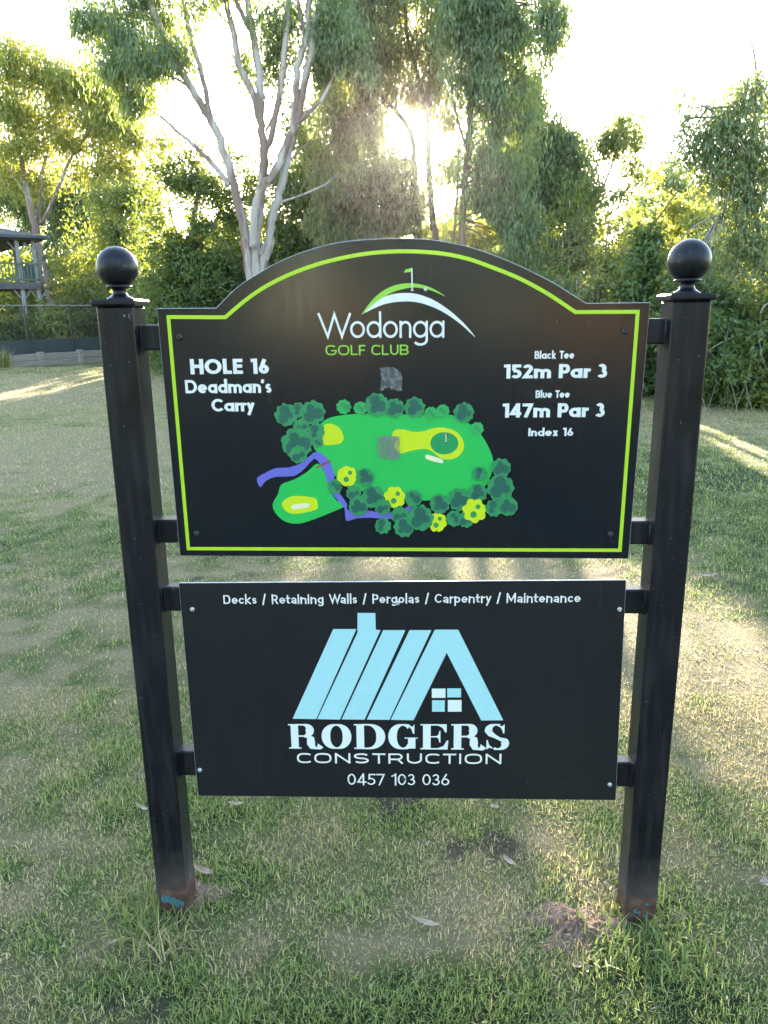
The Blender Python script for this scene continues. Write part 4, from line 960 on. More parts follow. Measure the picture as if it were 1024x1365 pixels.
def glyph(ch, w, X=.66, st='futura'):
    """strokes of a sans letter, cap height 1: returns width, [(points, closed)]"""
    h = w/2; S_ = []
    def s(p, c=False): S_.append((p, c))
    wide = st == 'wide'; hum = st == 'nunito'
    if ch in 'OC0GQ' or ch == 'G':
        W_ = {'futura': 1.0, 'wide': 1.5, 'nunito': .86, 'light': .98, 'club': 1.08}[st]
        if ch == '0': W_ = .62
        if ch == 'C': W_ *= .92
        rx, ry = W_/2-h, .5-h
        if wide or st == 'club':
            # squarish oval
            def se(a0, a1, n=30):
                o = []
                for k in range(n+1):
                    t = math.radians(a0+(a1-a0)*k/n); c, d = math.cos(t), math.sin(t)
                    o.append((W_/2+rx*math.copysign(abs(c)**.72, c), .5+ry*math.copysign(abs(d)**.72, d)))
                return o
        else:
            def se(a0, a1, n=30): return arc(W_/2, .5, rx, ry, a0, a1, n)
        if ch in 'O0': s(se(0, 360), True)
        elif ch == 'C': s(se(42 if not hum else 50, 318 if not hum else 310))
        else: s(se(42, 350)); s([(W_*.52, .5-h*.6), (W_-h*1.0, .5-h*.6)]); s([(W_-h, .5-h*.6+h), (W_-h, .5-ry*.55)])
        return (W_*.88 if ch == 'C' else W_), S_
    if ch == 'H': W_ = .78; s([(h, 0), (h, 1)]); s([(W_-h, 0), (W_-h, 1)]); s([(h, .52), (W_-h, .52)])
    elif ch == 'L': W_ = .52 if not st == 'club' else .66; s([(h, 1), (h, h), (W_, h)])
    elif ch == 'E': W_ = .58; s([(W_, 1-h), (h, 1-h), (h, h), (W_, h)]); s([(h, .52), (W_*.95, .52)])
    elif ch == 'F': W_ = .62; s([(W_, 1-h), (h, 1-h), (h, 0)]); s([(h, .48), (W_*.9, .48)])
    elif ch == 'T': W_ = .62 if not wide else 1.15; s([(0, 1-h), (W_, 1-h)]); s([(W_/2, 0), (W_/2, 1-h)])
    elif ch == 'I': W_ = w; s([(h, 0), (h, 1)])
    elif ch == 'D': W_ = .86 if st != 'nunito' else .72; r = W_-h-.42; s([(h, h)]+[(.42, h)]+arc(.42, .5, W_-h-.42, .5-h, -90, 90)+[(h, 1-h)], True)
    elif ch in 'BPR':
        W_ = {'futura': .66, 'nunito': .64, 'wide': 1.3, 'club': .85, 'light': .6}[st]; m = .5 if ch == 'B' else .44
        if wide: m = .42
        s([(h, 0 if ch != 'B' else h), (h, 1)] if ch != 'B' else [(h, 0), (h, 1)])
        cx = W_*.60; r = (1-h-m)/2
        s([(h, 1-h), (cx, 1-h)]+arc(cx, m+r, W_*.95-h-cx, r, 90, -90)+[(h, m)])
        if ch == 'B': r2 = (m-h)/2; s([(h, m), (cx, m)]+arc(cx, h+r2, W_-h-cx, r2, 90, -90)+[(h, h)])
        if ch == 'R': s([(W_*.50 if not wide else W_*.62, m), (W_-h*.9, 0)])
    elif ch == 'U': W_ = .8 if not wide else 1.3; r = .36 if not wide else .42; s([(h, 1), (h, r)]+arc(W_/2, r, W_/2-h, r-h, 180, 360)+[(W_-h, r), (W_-h, 1)])
    elif ch == 'N': W_ = .8 if not wide else 1.35; s([(h, 0), (h, 1)]); s([(h, 1-h*.8), (W_-h, h*.8)]); s([(W_-h, 0), (W_-h, 1)])
    elif ch == 'M': W_ = .92; s([(h, 0), (h, 1)]); s([(h, 1-h*.3), (W_/2, .22), (W_-h, 1-h*.3)]); s([(W_-h, 0), (W_-h, 1)])
    elif ch == 'W': W_ = 1.3 if st != 'nunito' else 1.15; W_ = 1.55 if st == 'light' else W_; k = h*.8; s([(k, 1), (W_*.29, h*1.2), (W_/2, .93 if st != 'light' else 1-h), (W_*.71, h*1.2), (W_-k, 1)])
    elif ch == 'S':
        W_ = .6 if not wide else 1.3; r = (1-w)/4; rx = W_/2-h; s(arc(W_/2, 1-h-r, rx, r, 25, 265, 20)+arc(W_/2, h+r, rx, r, 90, -150, 20))
    elif ch == 's':
        W_ = .42; r = (X-w)/4; rx = W_/2-h; s(arc(W_/2, X-h-r, rx, r, 30, 265, 16)+arc(W_/2, h+r, rx, r, 90, -150, 16))
    elif ch in 'odaebcpgq':
        W_ = X*(1.0 if not hum else .86); rx, ry = W_/2-h, X/2-h; o = lambda a0, a1: arc(W_/2, X/2, rx, ry, a0, a1, 26)
        if ch == 'a' and hum:
            W_ = X*.78; rx = W_/2-h; s(arc(W_/2, X-h-.17, rx, .17, 150, 0, 12)+[(W_-h, 0)]); r = (X*.56-w)/2; s([(W_-h, X*.56-h), (W_/2, X*.56-h)]+arc(W_/2, h+r, rx, r, 90, 270, 12)+[(W_-h*1.5, h*1.4)])
        elif ch == 'e': s(o(0, 318)); s([(w*.7, X/2), (W_-h*.3, X/2)])
        elif ch == 'c': W_ *= .9; s(arc(X*.5*(1 if not hum else .86), X/2, rx, ry, 48, 312, 22))
        else:
            s(o(0, 360), True)
            if ch == 'd': s([(W_-h, 0), (W_-h, 1.06)])
            if ch == 'a': s([(W_-h, 0), (W_-h, X)])
            if ch == 'b': s([(h, 0), (h, 1.06)])
            if ch == 'p': s([(h, -.3), (h, X)])
            if ch == 'g': dd = -.30+(.0); s([(W_-h, X), (W_-h, dd+.22)]+arc(W_/2, dd+.22, rx, .22-h+.02, 0, -150, 14))
    elif ch in 'nm':
        W_ = .54 if ch == 'n' else .88; r = .26
        if w > .15: W_ = .60 if ch == 'n' else .98
        s([(h, 0), (h, X)])
        if ch == 'n': cxs = [(h, W_-h)]
        else: cxs = [(h, W_/2), (W_/2, W_-h)]
        for a, b in cxs: s([(a, X-.26)]+arc((a+b)/2, X-.26, (b-a)/2, .26-h, 180, 0, 14)+[(b, 0)])
    elif ch == 'u': W_ = .54 if w < .15 else .60; s([(h, X), (h, .26)]+arc(W_/2, .26, W_/2-h, .26-h, 180, 360, 14)+[(W_-h, X)])
    elif ch == 'r': W_ = .34; s([(h, 0), (h, X)]); s([(h, X-.24)]+arc(h+.26, X-.24, .26, .24-h, 180, 85, 8))
    elif ch == 'l': W_ = w; s([(h, 0), (h, 1.06)])
    elif ch == 'i': W_ = w; s([(h, 0), (h, X)]); s([(h, X+.16), (h, X+.16+w*.9)])
    elif ch == 'k': W_ = .52 if w < .15 else .60; s([(h, 0), (h, 1.06)]); s([(h, X*.42), (W_-h*1.2, X)]); s([(w*1.1, X*.52), (W_-h, 0)])
    elif ch == 'x': W_ = .56; s([(h, X), (W_-h, 0)]); s([(h, 0), (W_-h, X)])
    elif ch == 'y': W_ = .56; s([(h, X), (W_/2+.01, h*.8)]); s([(W_-h, X), (W_*.5-.16, -.30)])
    elif ch == 't': W_ = .36; s([(.14, .9), (.14, .18)]+arc(.29, .18, .15, .18-h, 180, 275, 8)); s([(0, X-h), (W_, X-h)])
    elif ch == '/': W_ = .40; s([(0.0+h, -.10), (W_-h, 1.08)])
    elif ch == "'": W_ = w; s([(h, 1.0), (h*.5, .72)])
    elif ch == '1': W_ = .40 if w > .15 else .34; s([(W_-h, 0), (W_-h, 1)]); s([(0.02, 1-h*1.0), (W_-h, 1-h)]) if w > .15 else s([(0.02, .80), (W_-h, 1-h)])
    elif ch == '2': W_ = .58; r = .30-h*.4; s(arc(W_/2, .70, W_/2-h, .30-h, 165, -30, 16)+[(h*1.2, h), (W_, h)])
    elif ch == '3': W_ = .56; r = (1-w)/4; s(arc(W_*.46, 1-h-r, W_*.44-h, r, 150, -90, 16)); s(arc(W_*.48, h+r*1.02, W_*.52-h, r*1.04, 90, -150, 16))
    elif ch == '4': W_ = .66; s([(W_, .22+h*.5), (h*.9, .22+h*.5), (W_*.68, 1-h*.5)]); s([(W_*.70, 0), (W_*.70, 1)])
    elif ch == '5': W_ = .58; s([(W_*.95, 1-h), (.14, 1-h), (.10+h*.4, .56)]); s([(.09+h*.3, .54)]+arc(W_*.44, .31+h*.15, W_*.56-h, .31-h*.85, 110, -145, 18))
    elif ch == '6': W_ = .60; r = .31; s(arc(W_/2, r, W_/2-h, r-h, 0, 360, 22), True); s([(h*1.15, r+.06), (W_*.62, 1-h*.4)])
    elif ch == '7': W_ = .58; s([(0, 1-h), (W_-h*.7, 1-h), (W_*.32, 0)])
    elif ch == ' ': W_ = .32
    else: W_ = .5
    return W_, S_
def text(string, parent, p_left, p_right, cap_px, mat, w, X=.66, st='futura', track=.1, rnd=False, y=-.0007, name='lettering', contrast=.1, widths=None):
    A = np.array(plane_pts([p_left])[0]); B = np.array(plane_pts([p_right])[0])
    capm = abs(plane_pts([(p_left[0], p_left[1]-cap_px)])[0][1]-A[1])
    tot = 0; parts = []
    for c in string:
        W_, S_ = glyph(c, w, X, st); parts.append((tot, S_)); tot += W_+track-(.14 if c == 'W' else .05 if c in 'PTy' else 0)
    tot -= track
    U = (B-A)/tot; Vv = np.array([0, capm])
    v = []; f = []
    for off, S_ in parts:
        layer = 0
        for pts, closed in S_:
            wf = lambda t: w*(1-contrast*abs(t[0]))
            for q in ribbon(pts, wf, closed, rnd):
                n = len(v)
                for p in q:
                    P = A+U*(p[0]+off)+Vv*p[1]; v.append((P[0], y-.00003*layer, P[1]))
                f.append([n+i for i in range(len(q))])
            layer += 1
    o = link(name, mesh_np(name, v, f), mat, parent); o['label'] = 'lettering "%s"' % string; return o
# upper panel print
text('HOLE 16', upper, (254.5, 499), (359, 498.2), 20.4, M['white_ink'], .24, st='futura', track=.07)
text("Deadman's", upper, (247.6, 524.4), (362.2, 523.6), 18, M['white_ink'], .215, .68, track=.055)
text('Carry', upper, (282.6, 548.6), (339.4, 548.2), 17, M['white_ink'], .215, .68, track=.045)
text('Black Tee', upper, (712.6, 478.4), (765.4, 478), 10.6, M['white_ink'], .21, .68, track=.06)
text('152m Par 3', upper, (671, 504.6), (809, 503.6), 18.8, M['white_ink'], .23, .68, track=.06)
text('Blue Tee', upper, (713.8, 530.5), (759.4, 530.1), 10.2, M['white_ink'], .21, .68, track=.06)
text('147m Par 3', upper, (669.4, 556.6), (805.8, 555.8), 18.8, M['white_ink'], .23, .68, track=.06)
text('Index 16', upper, (704.2, 581.4), (764, 581), 10.8, M['white_ink'], .21, .68, track=.06)
text('Wodonga', upper, (424.3, 450.8), (592.4, 450.2), 33.4, M['white_ink'], .105, .68, 'light', track=.075, contrast=.05)
text('GOLF CLUB', upper, (434.3, 473.6), (545, 473), 13.6, M['logo_green'], .15, .68, 'club', track=.13)
Z8 = lambda P: [(400+x/3.938, 340+y/3.938) for x, y in P]
flat('logo_hill', [plane_pts(cvx(Z8([(322, 315), (380, 235), (440, 185), (510, 155), (580, 148), (650, 158), (710, 182), (762, 217), (700, 190), (640, 174), (580, 171), (500, 190), (440, 220), (385, 260)]), 4)[:]),], M['logo_green'], upper, -.0006, 'green swoosh over the club name')
flat('logo_hill', [plane_pts(cvx(Z8([(338, 302), (420, 232), (480, 207), (550, 199), (620, 206), (700, 236), (780, 287), (860, 358), (921, 432), (850, 368), (770, 310), (690, 270), (610, 247), (530, 244), (450, 256), (390, 279)]), 4)),], M['white_ink'], upper, -.0009, 'white swoosh over the club name')
flat('logo_flag', [plane_pts(Z8([(545, 92), (553, 76), (587, 67), (587, 88), (565, 90)]))], M['logo_green'], upper, -.0010)
flat('logo_flagpole', [plane_pts(Z8([(584, 68), (590, 68), (592, 180), (598, 187), (580, 187), (586, 180)]))], M['ice_ink'], upper, -.0011)
# lime border line
bl = [(224.6, 422.6), (300.3, 423)]+[(p[0], p[1]) for p in smooth_path([(a, b, 0) for a, b in [(300.3, 423), (333.8, 395.3), (365, 376), (402.5, 359.4), (443, 346.9), (490, 338), (537, 335), (584.5, 337.4), (620, 344), (649, 353.7), (692, 371), (730, 391.5), (767, 416)]], 5)[1:]]+[(850.2, 415.6), (826.4, 733.4), (251.3, 731.2)]
pb = plane_pts(bl); wb = .0078
flat('border_line', [[tuple(p) for p in q] for q in ribbon(pb, lambda t: wb, True)], M['lime_ink'], upper, -.0005)
# the hole map
Z5 = lambda P: [(340+x/2.844, 500+y/2.844) for x, y in P]
def m5(name, P, mat, y, sm=3, label=None):
    pts = Z5(P); pts = cvx(pts, sm) if sm else pts; return flat(name, [plane_pts(pts)], mat, upper, y, label)
m5('map_creek', [(8, 390), (40, 370), (80, 352), (130, 350), (180, 330), (225, 292), (255, 298), (285, 330), (302, 380), (302, 420), (330, 460), (350, 490), (352, 510), (420, 512), (500, 522), (560, 508), (588, 492), (592, 512), (540, 546), (440, 540), (385, 543), (345, 552), (340, 505), (308, 468), (278, 430), (270, 380), (248, 340), (225, 316), (192, 350), (150, 382), (80, 385), (40, 402), (24, 424), (14, 416)], M['water_ink'], -.0008, 2, 'violet blue creek on the map')
m5('map_fairway', [(225, 240), (240, 195), (275, 165), (330, 152), (420, 146), (600, 150), (740, 150), (800, 175), (850, 218), (880, 262), (900, 310), (903, 350), (880, 410), (840, 450), (760, 470), (640, 475), (500, 460), (410, 440), (340, 420), (298, 372), (270, 325), (240, 295), (222, 272)], M['fairway_ink'], -.0006, 3, 'bright green fairway on the map')
m5('map_tee_area', [(236, 335), (262, 365), (278, 410), (285, 440), (310, 475), (342, 495), (290, 520), (220, 548), (165, 563), (115, 555), (80, 525), (67, 490), (88, 450), (100, 415), (150, 395), (200, 365)], M['fairway_ink'], -.0007, 3, 'green tee area on the map')
m5('map_bridge', [(231, 348), (286, 321), (289, 327), (234, 354)], M['red_ink'], -.0012, 0)
m5('map_fringe', [(262, 190), (290, 184), (320, 200), (337, 235), (325, 258), (290, 265), (257, 262), (252, 225)], M['yellow_ink'], -.0009, 3)
m5('map_fringe', [(110, 475), (150, 457), (225, 465), (237, 485), (232, 510), (160, 525), (125, 520), (103, 495)], M['yellow_ink'], -.0009, 3)
m5('map_tee', [(138, 496), (145, 490), (200, 484), (207, 490), (206, 498), (198, 503), (146, 509), (138, 504)], M['sand_ink'], -.0011, 0)
m5('map_fringe', [(520, 235), (528, 210), (560, 205), (600, 215), (640, 212), (680, 200), (720, 199), (765, 215), (790, 250), (790, 285), (765, 312), (730, 320), (700, 312), (665, 285), (630, 280), (580, 290), (552, 297), (530, 278)], M['yellow_ink'], -.0009, 3)
m5('map_green', arc(718, 258, 53, 42, 0, 350, 24), M['putting_ink'], -.0011, 0)
m5('map_bunker', [(647, 305), (655, 301), (708, 318), (713, 326), (706, 334), (650, 318)], M['sand_ink'], -.0011, 2)
m5('map_flagpole', [(722.5, 220), (725.5, 220), (725.5, 256), (722.5, 256)], M['white_ink'], -.0013, 0)
m5('map_flag', [(725, 218), (736, 223), (725, 230)], M['red_ink'], -.0013, 0)
m5('map_hole', arc(724, 257, 4, 3, 0, 330, 8), M['core_ink'], -.0014, 0)
def blob(cx, cy, r, spikes, amp, ph=0):
    o = []; n = spikes*4
    for k in range(n):
        t = 2*math.pi*k/n+ph; rr = r*(1+amp*abs(math.sin(t*spikes/2+ph))*(1.3 if k % 4 == 2 else 1)+random.uniform(-.03, .03)); o.append((cx+rr*math.cos(t)*random.uniform(.97, 1.05), cy+rr*math.sin(t)*random.uniform(.97, 1.05)))
    return o
TREES = [(118, 150, 42, 0), (165, 132, 28, 0), (220, 142, 46, 0), (175, 195, 30, 0), (232, 215, 32, 0), (160, 257, 58, 0), (165, 300, 33, 0), (238, 255, 22, 0),
         (337, 120, 27, 1), (400, 125, 25, 1), (462, 113, 45, 0), (530, 125, 36, 0), (606, 122, 38, 0), (668, 145, 25, 1), (712, 136, 25, 1), (792, 142, 38, 0), (842, 202, 24, 1),
         (350, 382, 36, 2), (530, 462, 38, 2), (418, 386, 34, 0), (303, 422, 27, 0), (375, 445, 28, 0), (447, 460, 42, 0), (393, 495, 36, 0), (485, 498, 30, 0), (485, 570, 30, 0), (600, 466, 32, 0),
         (550, 530, 33, 0), (565, 575, 37, 0), (690, 555, 35, 2), (628, 540, 48, 0), (700, 487, 36, 0), (775, 470, 42, 0), (845, 445, 34, 0), (852, 373, 27, 0), (755, 542, 30, 0), (800, 545, 30, 0), (832, 512, 42, 2), (933, 350, 36, 0), (930, 425, 50, 0), (905, 502, 32, 0), (958, 495, 36, 0)]
for k, (cx, cy, r, ty) in enumerate(TREES):
    mat = (M['tree_ink'], M['tree_ink_b'], M['yellow_ink'])[ty]; y = -.0015-.00008*k
    o = flat('tree_symbol', [plane_pts(Z5(blob(cx, cy, r*.92, 9 if ty != 2 else 7, .13 if ty != 2 else .2, k)))], mat, upper, y)
    if ty == 2: o['label'] = 'yellow tree symbol on the map'
    cs = []
    if ty == 2: cs = [blob(cx-r*.1, cy+r*.35, r*.26, 6, .14), blob(cx+r*.3, cy-r*.35, r*.2, 6, .14)]
    elif r > 26:
        for q in range(2 if r < 34 else 3):
            a = k*2.1+q*2.2; rr = r*(.42 if q else .3); cs.append(blob(cx+math.cos(a)*r*.42, cy+math.sin(a)*r*.42, rr, 7, .12, q))
    else: cs = [blob(cx-r*.2, cy-r*.2, r*.3, 6, .1), blob(cx+r*.25, cy+r*.2, r*.3, 6, .1)]
    co_ = flat('symbol_core', [plane_pts(Z5(c)) for c in cs], (M['core_ink'], M['tree_ink'], M['tree_ink'])[ty], upper, y-.00002)
# glue residue of two old stickers
flat('glue_residue', [plane_pts(Z8([(422, 592), (440, 588), (470, 590), (492, 589), (510, 600), (520, 612), (528, 611), (530, 625), (538, 632), (537, 655), (534, 680), (535, 712), (512, 712), (500, 705), (480, 710), (470, 690), (462, 700), (448, 694), (438, 710), (422, 712), (425, 660)]))], M['residue'], upper, -.0006)
flat('glue_residue', [plane_pts(Z5([(467, 232), (500, 229), (549, 231), (549, 275), (548, 316), (500, 318), (470, 314), (466, 270)]))], M['residue'], upper, -.0052)
# lower panel print
text('Decks / Retaining Walls / Pergolas / Carpentry / Maintenance', lower, (298.3, 804.8), (773.5, 802.4), 11.6, M['white_ink'], .155, .68, 'nunito', track=.13, rnd=True)
ZL = lambda P: [(380+x/3.413, 790+y/3.413) for x, y in P]
for P, mt in (([(220, 165), (325, 165), (318, 181), (142, 575), (35, 573)], 'sky_ink'), ([(330, 92), (411, 92), (413, 168), (435, 170), (250, 577), (147, 575), (330, 182)], 'sky_ink'),
              ([(447, 170), (548, 170), (362, 577), (258, 576)], 'sky_ink'), ([(567, 170), (666, 170), (475, 578), (372, 577)], 'sky_ink'),
              ([(682, 168), (788, 168), (993, 580), (893, 581), (736, 273), (585, 580), (481, 578)], 'sky_ink')):
    flat('roof_stripe', [plane_pts(ZL(P))], M[mt], lower, -.0006)
for P, mt in (((668, 436, 730, 478), 'ice_ink'), ((738, 435, 801, 476), 'sky_ink'), ((669, 489, 727, 541), 'sky_ink'), ((741, 488, 803, 541), 'ice_ink')):
    a, b, c, d = P; flat('logo_window_pane', [plane_pts(ZL([(a, b), (c, b), (c, d), (a, d)]))], M[mt], lower, -.0006)
# RODGERS: high contrast serif letters, each fitted to its own place
def didone(ch):
    fat, hair = .35, .06; S_ = []; Pg = []
    wf = lambda t: hair+(fat-hair)*abs(t[1])**1.6
    def rect(x0, y0, x1, y1): Pg.append([(x0, y0), (x1, y0), (x1, y1), (x0, y1)])
    def st(x0, x1, serif=.1): rect(x0, .03, x1, .97); rect(x0-serif, 0, x1+serif, hair*.9); rect(x0-serif, 1-hair*.9, x1+serif, 1)
    if ch == 'O': W_ = 1.2; S_.append((arc(.6, .5, .6-fat/2, .5-hair/2, 0, 360, 40), True))
    elif ch == 'D': W_ = 1.2; st(.1, .4, .1); S_.append(([(.3, .975), (.55, .975)]+arc(.55, .5, .5, .475, 90, -90, 24)+[(.3, .025)], False))
    elif ch == 'E':
        W_ = 1.1; st(.1, .4, .1); rect(.3, 1-hair*.9, 1.02, 1); rect(.3, 0, 1.05, hair*.9); rect(.4, .48, .72, .53)
        Pg.append([(1.02, 1.0), (1.02, .68), (.96, .68), (.86, .86), (.66, .955)]); Pg.append([(1.06, 0.0), (1.09, .36), (1.03, .36), (.90, .14), (.66, .045)][::-1]); Pg.append([(.74, .28), (.78, .28), (.78, .74), (.74, .74), (.70, .58), (.62, .53), (.62, .48), (.70, .44)])
    elif ch == 'R':
        W_ = 1.3; st(.1, .4, .1); S_.append(([(.3, .975), (.6, .975)]+arc(.6, .745, .26, .23, 90, -90, 16)+[(.3, .515)], False))
        S_.append(([(.62, .515), (.78, .49), (.88, .40), (.90, .22), (.96, .08), (1.10, .015), (1.22, .05), (1.28, .14)], False))
    elif ch == 'G':
        W_ = 1.2; S_.append((arc(.6, .5, .6-fat/2, .5-hair/2, 55, 300, 34), False)); Pg.append([(1.06, 1.0), (1.06, .62), (1.0, .62), (.94, .80), (.80, .95), (1.0, .90)]); rect(.80, .03, 1.10, .47); rect(.66, .43, 1.2, .47); Pg.append([(.60, .0), (.80, .1), (.80, .22), (.66, .06)])
    elif ch == 'S':
        W_ = .95; S_.append((arc(.45, .745, .30, .23, 60, 180, 14)+[(.22, .62), (.42, .52), (.62, .42)]+arc(.53, .255, .30, .23, 30, -120, 16), False))
        Pg.append([(.80, 1.0), (.80, .64), (.75, .64), (.68, .82), (.52, .96), (.70, .92)]); Pg.append([(.06, 0), (.06, .38), (.11, .38), (.18, .18), (.38, .04), (.18, .08)][::-1])
    return W_, S_, Pg, wf
for ch, a, b in (('R', 385.6, 428.3), ('O', 429.4, 469), ('D', 472.4, 513), ('G', 517.8, 557.2), ('E', 560.6, 598), ('R', 601.4, 645), ('S', 646.4, 676.6)):
    W_, S_, Pg, wf = didone(ch); A = np.array(plane_pts([(a, 997.6+(a-386)*.006)])[0]); B = np.array(plane_pts([(b, 997.6+(b-386)*.006)])[0]); U = (B-A)/W_
    if ch == 'S':
        pass
    Hh = abs(plane_pts([(a, 965)])[0][1]-A[1]); v = []; f = []; lay = 0
    for pts, cl in S_:
        for q in ribbon(pts, wf, cl):
            n = len(v); v += [((A+U*p[0])[0], -.0007-.00004*lay, (A+U*p[0])[1]+Hh*p[1]) for p in q]; f.append([n+i for i in range(len(q))])
        lay += 1
    for q in Pg:
        n = len(v); v += [((A+U*p[0])[0], -.0007-.00004*lay, (A+U*p[0])[1]+Hh*p[1]) for p in q]; f.append([n+i for i in range(len(q))]); lay += 1
    link('lettering', mesh_np('lettering', v, f), M['ice_ink'], lower)['label'] = 'fat serif letter %s of RODGERS' % ch
text('CONSTRUCTION', lower, (396.4, 1017), (668.2, 1018.4), 13.6, M['white_ink'], .17, .66, 'wide', track=.30)
text('0457 103 036', lower, (463.6, 1045.8), (599, 1046.6), 14.6, M['white_ink'], .115, .66, 'nunito', track=.11, rnd=True, contrast=.05)

# bolts and screws
def screw(px, py, r, mat, parent, name='bolt', washer=None):
    p = at(px, py, 0); mb = MB()
    prof = [(r*1.0, 0), (r, r*.25), (r*.85, r*.5), (r*.55, r*.68), (r*.3, r*.72), (r*.28, r*.6), (.0003, r*.55)]
    n = 16; v = []
    for rr, d in prof:
        for k in range(n):
            t = 2*math.pi*k/n; v.append((p[0]+rr*math.cos(t), -.0004-d, p[2]+rr*math.sin(t)))
    m = len(prof); mb.add(v, [[i*n+(k+1) % n, i*n+k, (i+1)*n+k, (i+1)*n+(k+1) % n] for i in range(m-1) for k in range(n)]+[[(m-1)*n+k for k in range(n)]])
    o = mb.build(name, mat, parent, smooth=True)
    if washer: o['label'] = washer
    return o
for px, py in ((239.7, 449.5), (262.2, 711), (832.4, 441.8), (813.5, 711.7)): screw(px, py, .0068, M['black_bolt'], upper)
screw(567.5, 386, .0042, M['steel'], upper, 'screw')
for px, py in ((256.5, 812), (266.5, 1026), (530, 803.5), (826, 812), (813, 1045.5)): screw(px, py, .0058, M['steel'], lower, 'screw')
screw(538, 1038.5, .0052, M['black_bolt'], lower, 'screw')

# ------------------------------------------------------------------ things on the lawn
tuft('grass_tuft', 'long green grass growing round the foot of the left post', gnd(205, 1240), 240, .075, .0035, .05, 'grass', (0, .3), 'stuff', (.75, .35))
tuft('grass_tuft', 'tall grass tuft left of the left post foot', gnd(180, 1215), 180, .07, .0035, .055, 'grass', (0, .35), 'stuff', (.8, .3))
tuft('grass_tuft', 'broad bladed grass tuft before the foot of the right post', gnd(815, 1268), 45, .09, .0045, .035, 'grass', (0, .15), 'stuff', (.75, .35))
tuft('grass_tuft', 'green grass tuft right of the right post foot', gnd(890, 1255), 150, .075, .004, .06, 'grass', (0, .2), 'stuff', (.8, .3))
tuft('grass_tuft', 'dry straw tuft in front of the left post', gnd(215, 1262), 60, .10, .003, .03, 'grass', (.8, 1), 'stuff', (1.0, .25))
# soil mound by the right post
SOILS = ((gnd(768, 1238), 1.3, 'low mound of bare brown soil left of the right post foot'), (gnd(268, 1190), .62, 'small patch of bare greyish soil right of the left post foot'), (gnd(905, 1222), .45, 'thin bare soil patch right of the right post foot'))
M['soil'] = noisy_mat('bare_soil', (0.095, 0.052, 0.036), (0.20, 0.125, 0.09), 120, .95, .9, dist=.006)
for c, sz, soil_label in SOILS:
  n = 34; v = []; f = []
  for j in range(12):
    for k in range(n):
        t = 2*math.pi*k/n; r_ = j/11; rr = sz*r_*(.085+.02*math.sin(3*t+1)+.012*math.sin(7*t)); x = c[0]+rr*math.cos(t)*1.25; y = c[1]+rr*math.sin(t)
        z = sz*.013*(1-r_**2)**1.2*(1+.6*vnoise(np.array([x*60]), np.array([y*60]), 4)[0]+.5*vnoise(np.array([x*170]), np.array([y*170]), 5)[0])+.004-.008*r_
        v.append((x, y, z))
  for j in range(11):
    for k in range(n): f.append([j*n+k, j*n+(k+1) % n, (j+1)*n+(k+1) % n, (j+1)*n+k])
  o = link('soil_mound', mesh_np('soil_mound', v, f, smooth=True), M['soil']); tag(o, soil_label, 'soil', kind='stuff')
# fallen leaves
M['pale_leaf'] = noisy_mat('pale_dead_leaf', (0.17, 0.12, 0.08), (0.34, 0.27, 0.19), 40, .6, .2)
M['tan_leaf'] = noisy_mat('tan_dead_leaf', (0.17, 0.10, 0.06), (0.30, 0.20, 0.13), 60, .6, .2)
def fallen(px, py, Lp, Wp, ang, mat, label, lift=.012, curl=.55):
    c = gnd(px, py); sc = np.linalg.norm(c-CAM)/FPX; L = Lp*sc; Wd = Wp*sc*.85
    v = []; f = []; n = 9
    for k in range(n+1):
        u = k/n; w = Wd*.5*math.sin(math.pi*min(1, u*.96+.03))**.8; z = lift+L*curl*(u-.5)**2*1.4; x = (u-.5)*L; bend = L*.10*math.sin(math.pi*u)
        v += [(x, bend-w, z+.2*w), (x, bend, z-.1*w), (x, bend+w, z+.25*w)]
    for k in range(n): f += [[3*k, 3*k+1, 3*k+4, 3*k+3], [3*k+1, 3*k+2, 3*k+5, 3*k+4]]
    o = link('fallen_leaf', mesh_np('fallen_leaf', v, f, smooth=True), mat, loc=c); o.rotation_euler.z = ang
    tag(o, label, 'leaf', 'dead gum leaves lying on the lawn'); return o
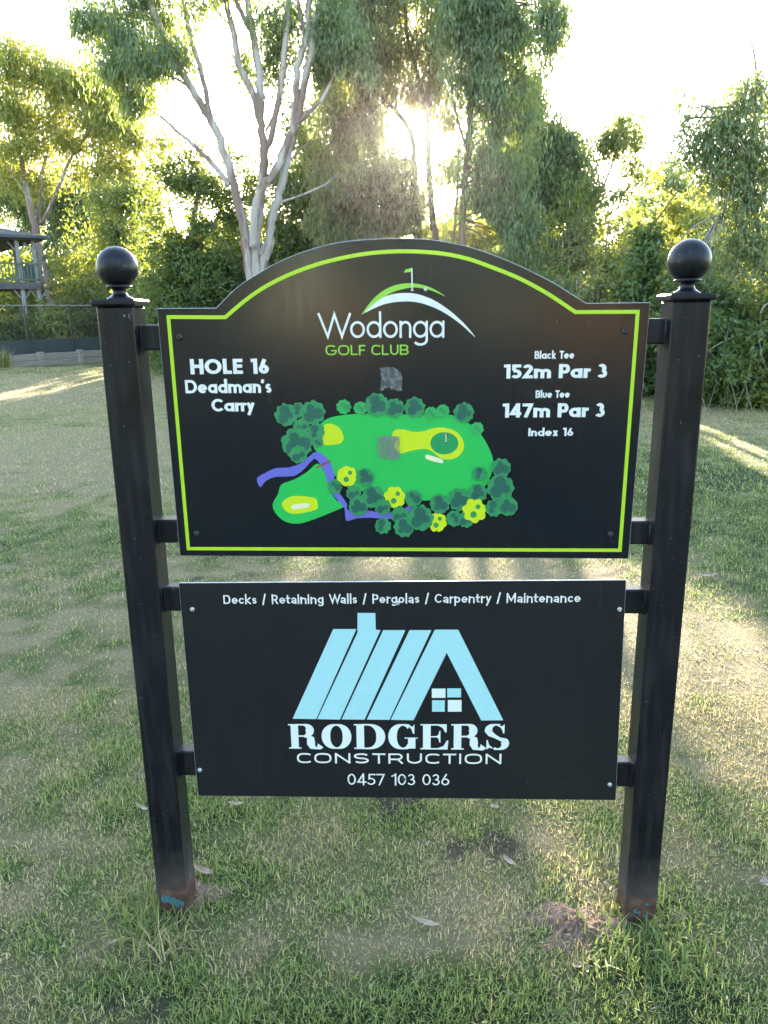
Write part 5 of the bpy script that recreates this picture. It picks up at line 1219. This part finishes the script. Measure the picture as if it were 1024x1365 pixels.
for a in [(315, 1077, 20, 7, 0, 'pale_leaf', 'small pale curled leaf just below the advert panel, left of centre'),
          (660, 1080, 8, 13, 1.2, 'pale_leaf', 'upright pale leaf just below the advert panel, right of centre'),
          (678, 1154, 20, 8, -1.0, 'pale_leaf', 'pale folded leaf midway between panel and bottom edge, near the right post'),
          (568, 1238, 36, 9, -.35, 'pale_leaf', 'long pale narrow leaf lying on the lawn in the bottom centre'),
          (271, 1168, 30, 11, -.45, 'tan_leaf', 'tan leaf leaning against the foot of the left post'),
          (190, 1083, 22, 6, -.6, 'pale_leaf', 'thin pale leaf left of the left post'),
          (770, 1293, 15, 11, .2, 'tan_leaf', 'orange-brown broad leaf in front of the soil mound'),
          (783, 1298, 12, 6, 1.3, 'tan_leaf', 'dark tan leaf standing beside the orange-brown leaf'),
          (942, 771, 30, 6, -.05, 'pale_leaf', 'white long leaf on the grass right of the right post'),
          (1020, 1182, 14, 10, 1.2, 'pale_leaf', 'pale leaf at the right edge of the lawn'),
          (130, 758, 12, 5, -.2, 'pale_leaf', 'small pale leaf left of the middle of the left post'),
          (26, 620, 14, 4, 0, 'pale_leaf', 'white sliver of a leaf far out on the left lawn'),
          (975, 590, 12, 3, 0, 'pale_leaf', 'pale leaf on the far green lawn at the right'),
          (72, 655, 12, 4, 0, 'tan_leaf', 'tan leaf on the left lawn below the white sliver'),
          (150, 1262, 12, 6, .5, 'tan_leaf', 'shrivelled tan leaf left of the left post foot'),
          (968, 650, 9, 3, .3, 'pale_leaf', 'tiny pale leaf on the green lawn right of the right post')]:
    fallen(a[0], a[1], a[2], a[3], a[4], M[a[5]], a[6])
# fine litter: dead blades, chips and small leaves strewn over the turf
n = 2600; y = -1+rng.uniform(0, 1, n)**1.7*17; x = rng.uniform(-1, 1, n)*(1.8+(y+1)*.8)
s_ = .5+np.clip(y, 0, 12)*.12; a = rng.uniform(0, np.pi*2, n); L = rng.uniform(.012, .045, n)*s_; w = rng.uniform(.0015, .005, n)*s_
b = np.stack([x, y, gz(x, y)+rng.uniform(.012, .028, n)], 1); d = np.stack([np.cos(a), np.sin(a), rng.normal(0, .2, n)], 1); pn = np.stack([-np.sin(a), np.cos(a), rng.normal(0, .3, n)], 1)
V = np.stack([b, b+d*(L*.5)[:, None]+pn*w[:, None], b+d*L[:, None], b+d*(L*.5)[:, None]-pn*w[:, None]], 1).reshape(-1, 3)
F = np.arange(n)[:, None]*4+np.arange(4)[None, :]
tag(link('leaf_litter', mesh_np('leaf_litter', V, F), M['pale_leaf']), 'fine straw and leaf scraps strewn across the whole lawn', 'litter', kind='stuff')
mb = MB()
for k in range(90):
    yy = -.9+random.random()**1.6*9; xx = random.uniform(-1, 1)*(1.7+(yy+1)*.75); a = random.uniform(0, 6.28); L = random.uniform(.03, .13)*(1+yy*.08)
    zz = float(gz(xx, yy))+.016; d = np.array([math.cos(a), math.sin(a), 0]); o_ = np.array([xx, yy, zz]); q = np.array([-d[1], d[0], 0])*L*random.uniform(-.2, .2)
    mb.tube([o_, o_+d*L*.5+q+np.array([0, 0, .006]), o_+d*L], [.0018, .0016, .0008], 5)
tag(mb.build('twig_litter', M['brown_bark']), 'small brown twigs dropped all over the lawn', 'litter', kind='stuff')
hm, hn, hout = new_mat('glare_air'); vol = hn.nodes.new('ShaderNodeVolumePrincipled')  # thin volume added to spread the sun's glow, in place of lens glare
vol.inputs['Color'].default_value = (0.98, 0.97, 0.95, 1); vol.inputs['Density'].default_value = 0.00013; vol.inputs['Anisotropy'].default_value = 0.93
hn.links.new(vol.outputs[0], hout.inputs['Volume'])
hb_ = MB(); hb_.box((-150, -130, -1.2), (150, 170, 14)); ho = hb_.build('glare', hm); tag(ho, 'added thin volume for the sun glow and haze over the whole lawn', 'glare', kind='stuff')
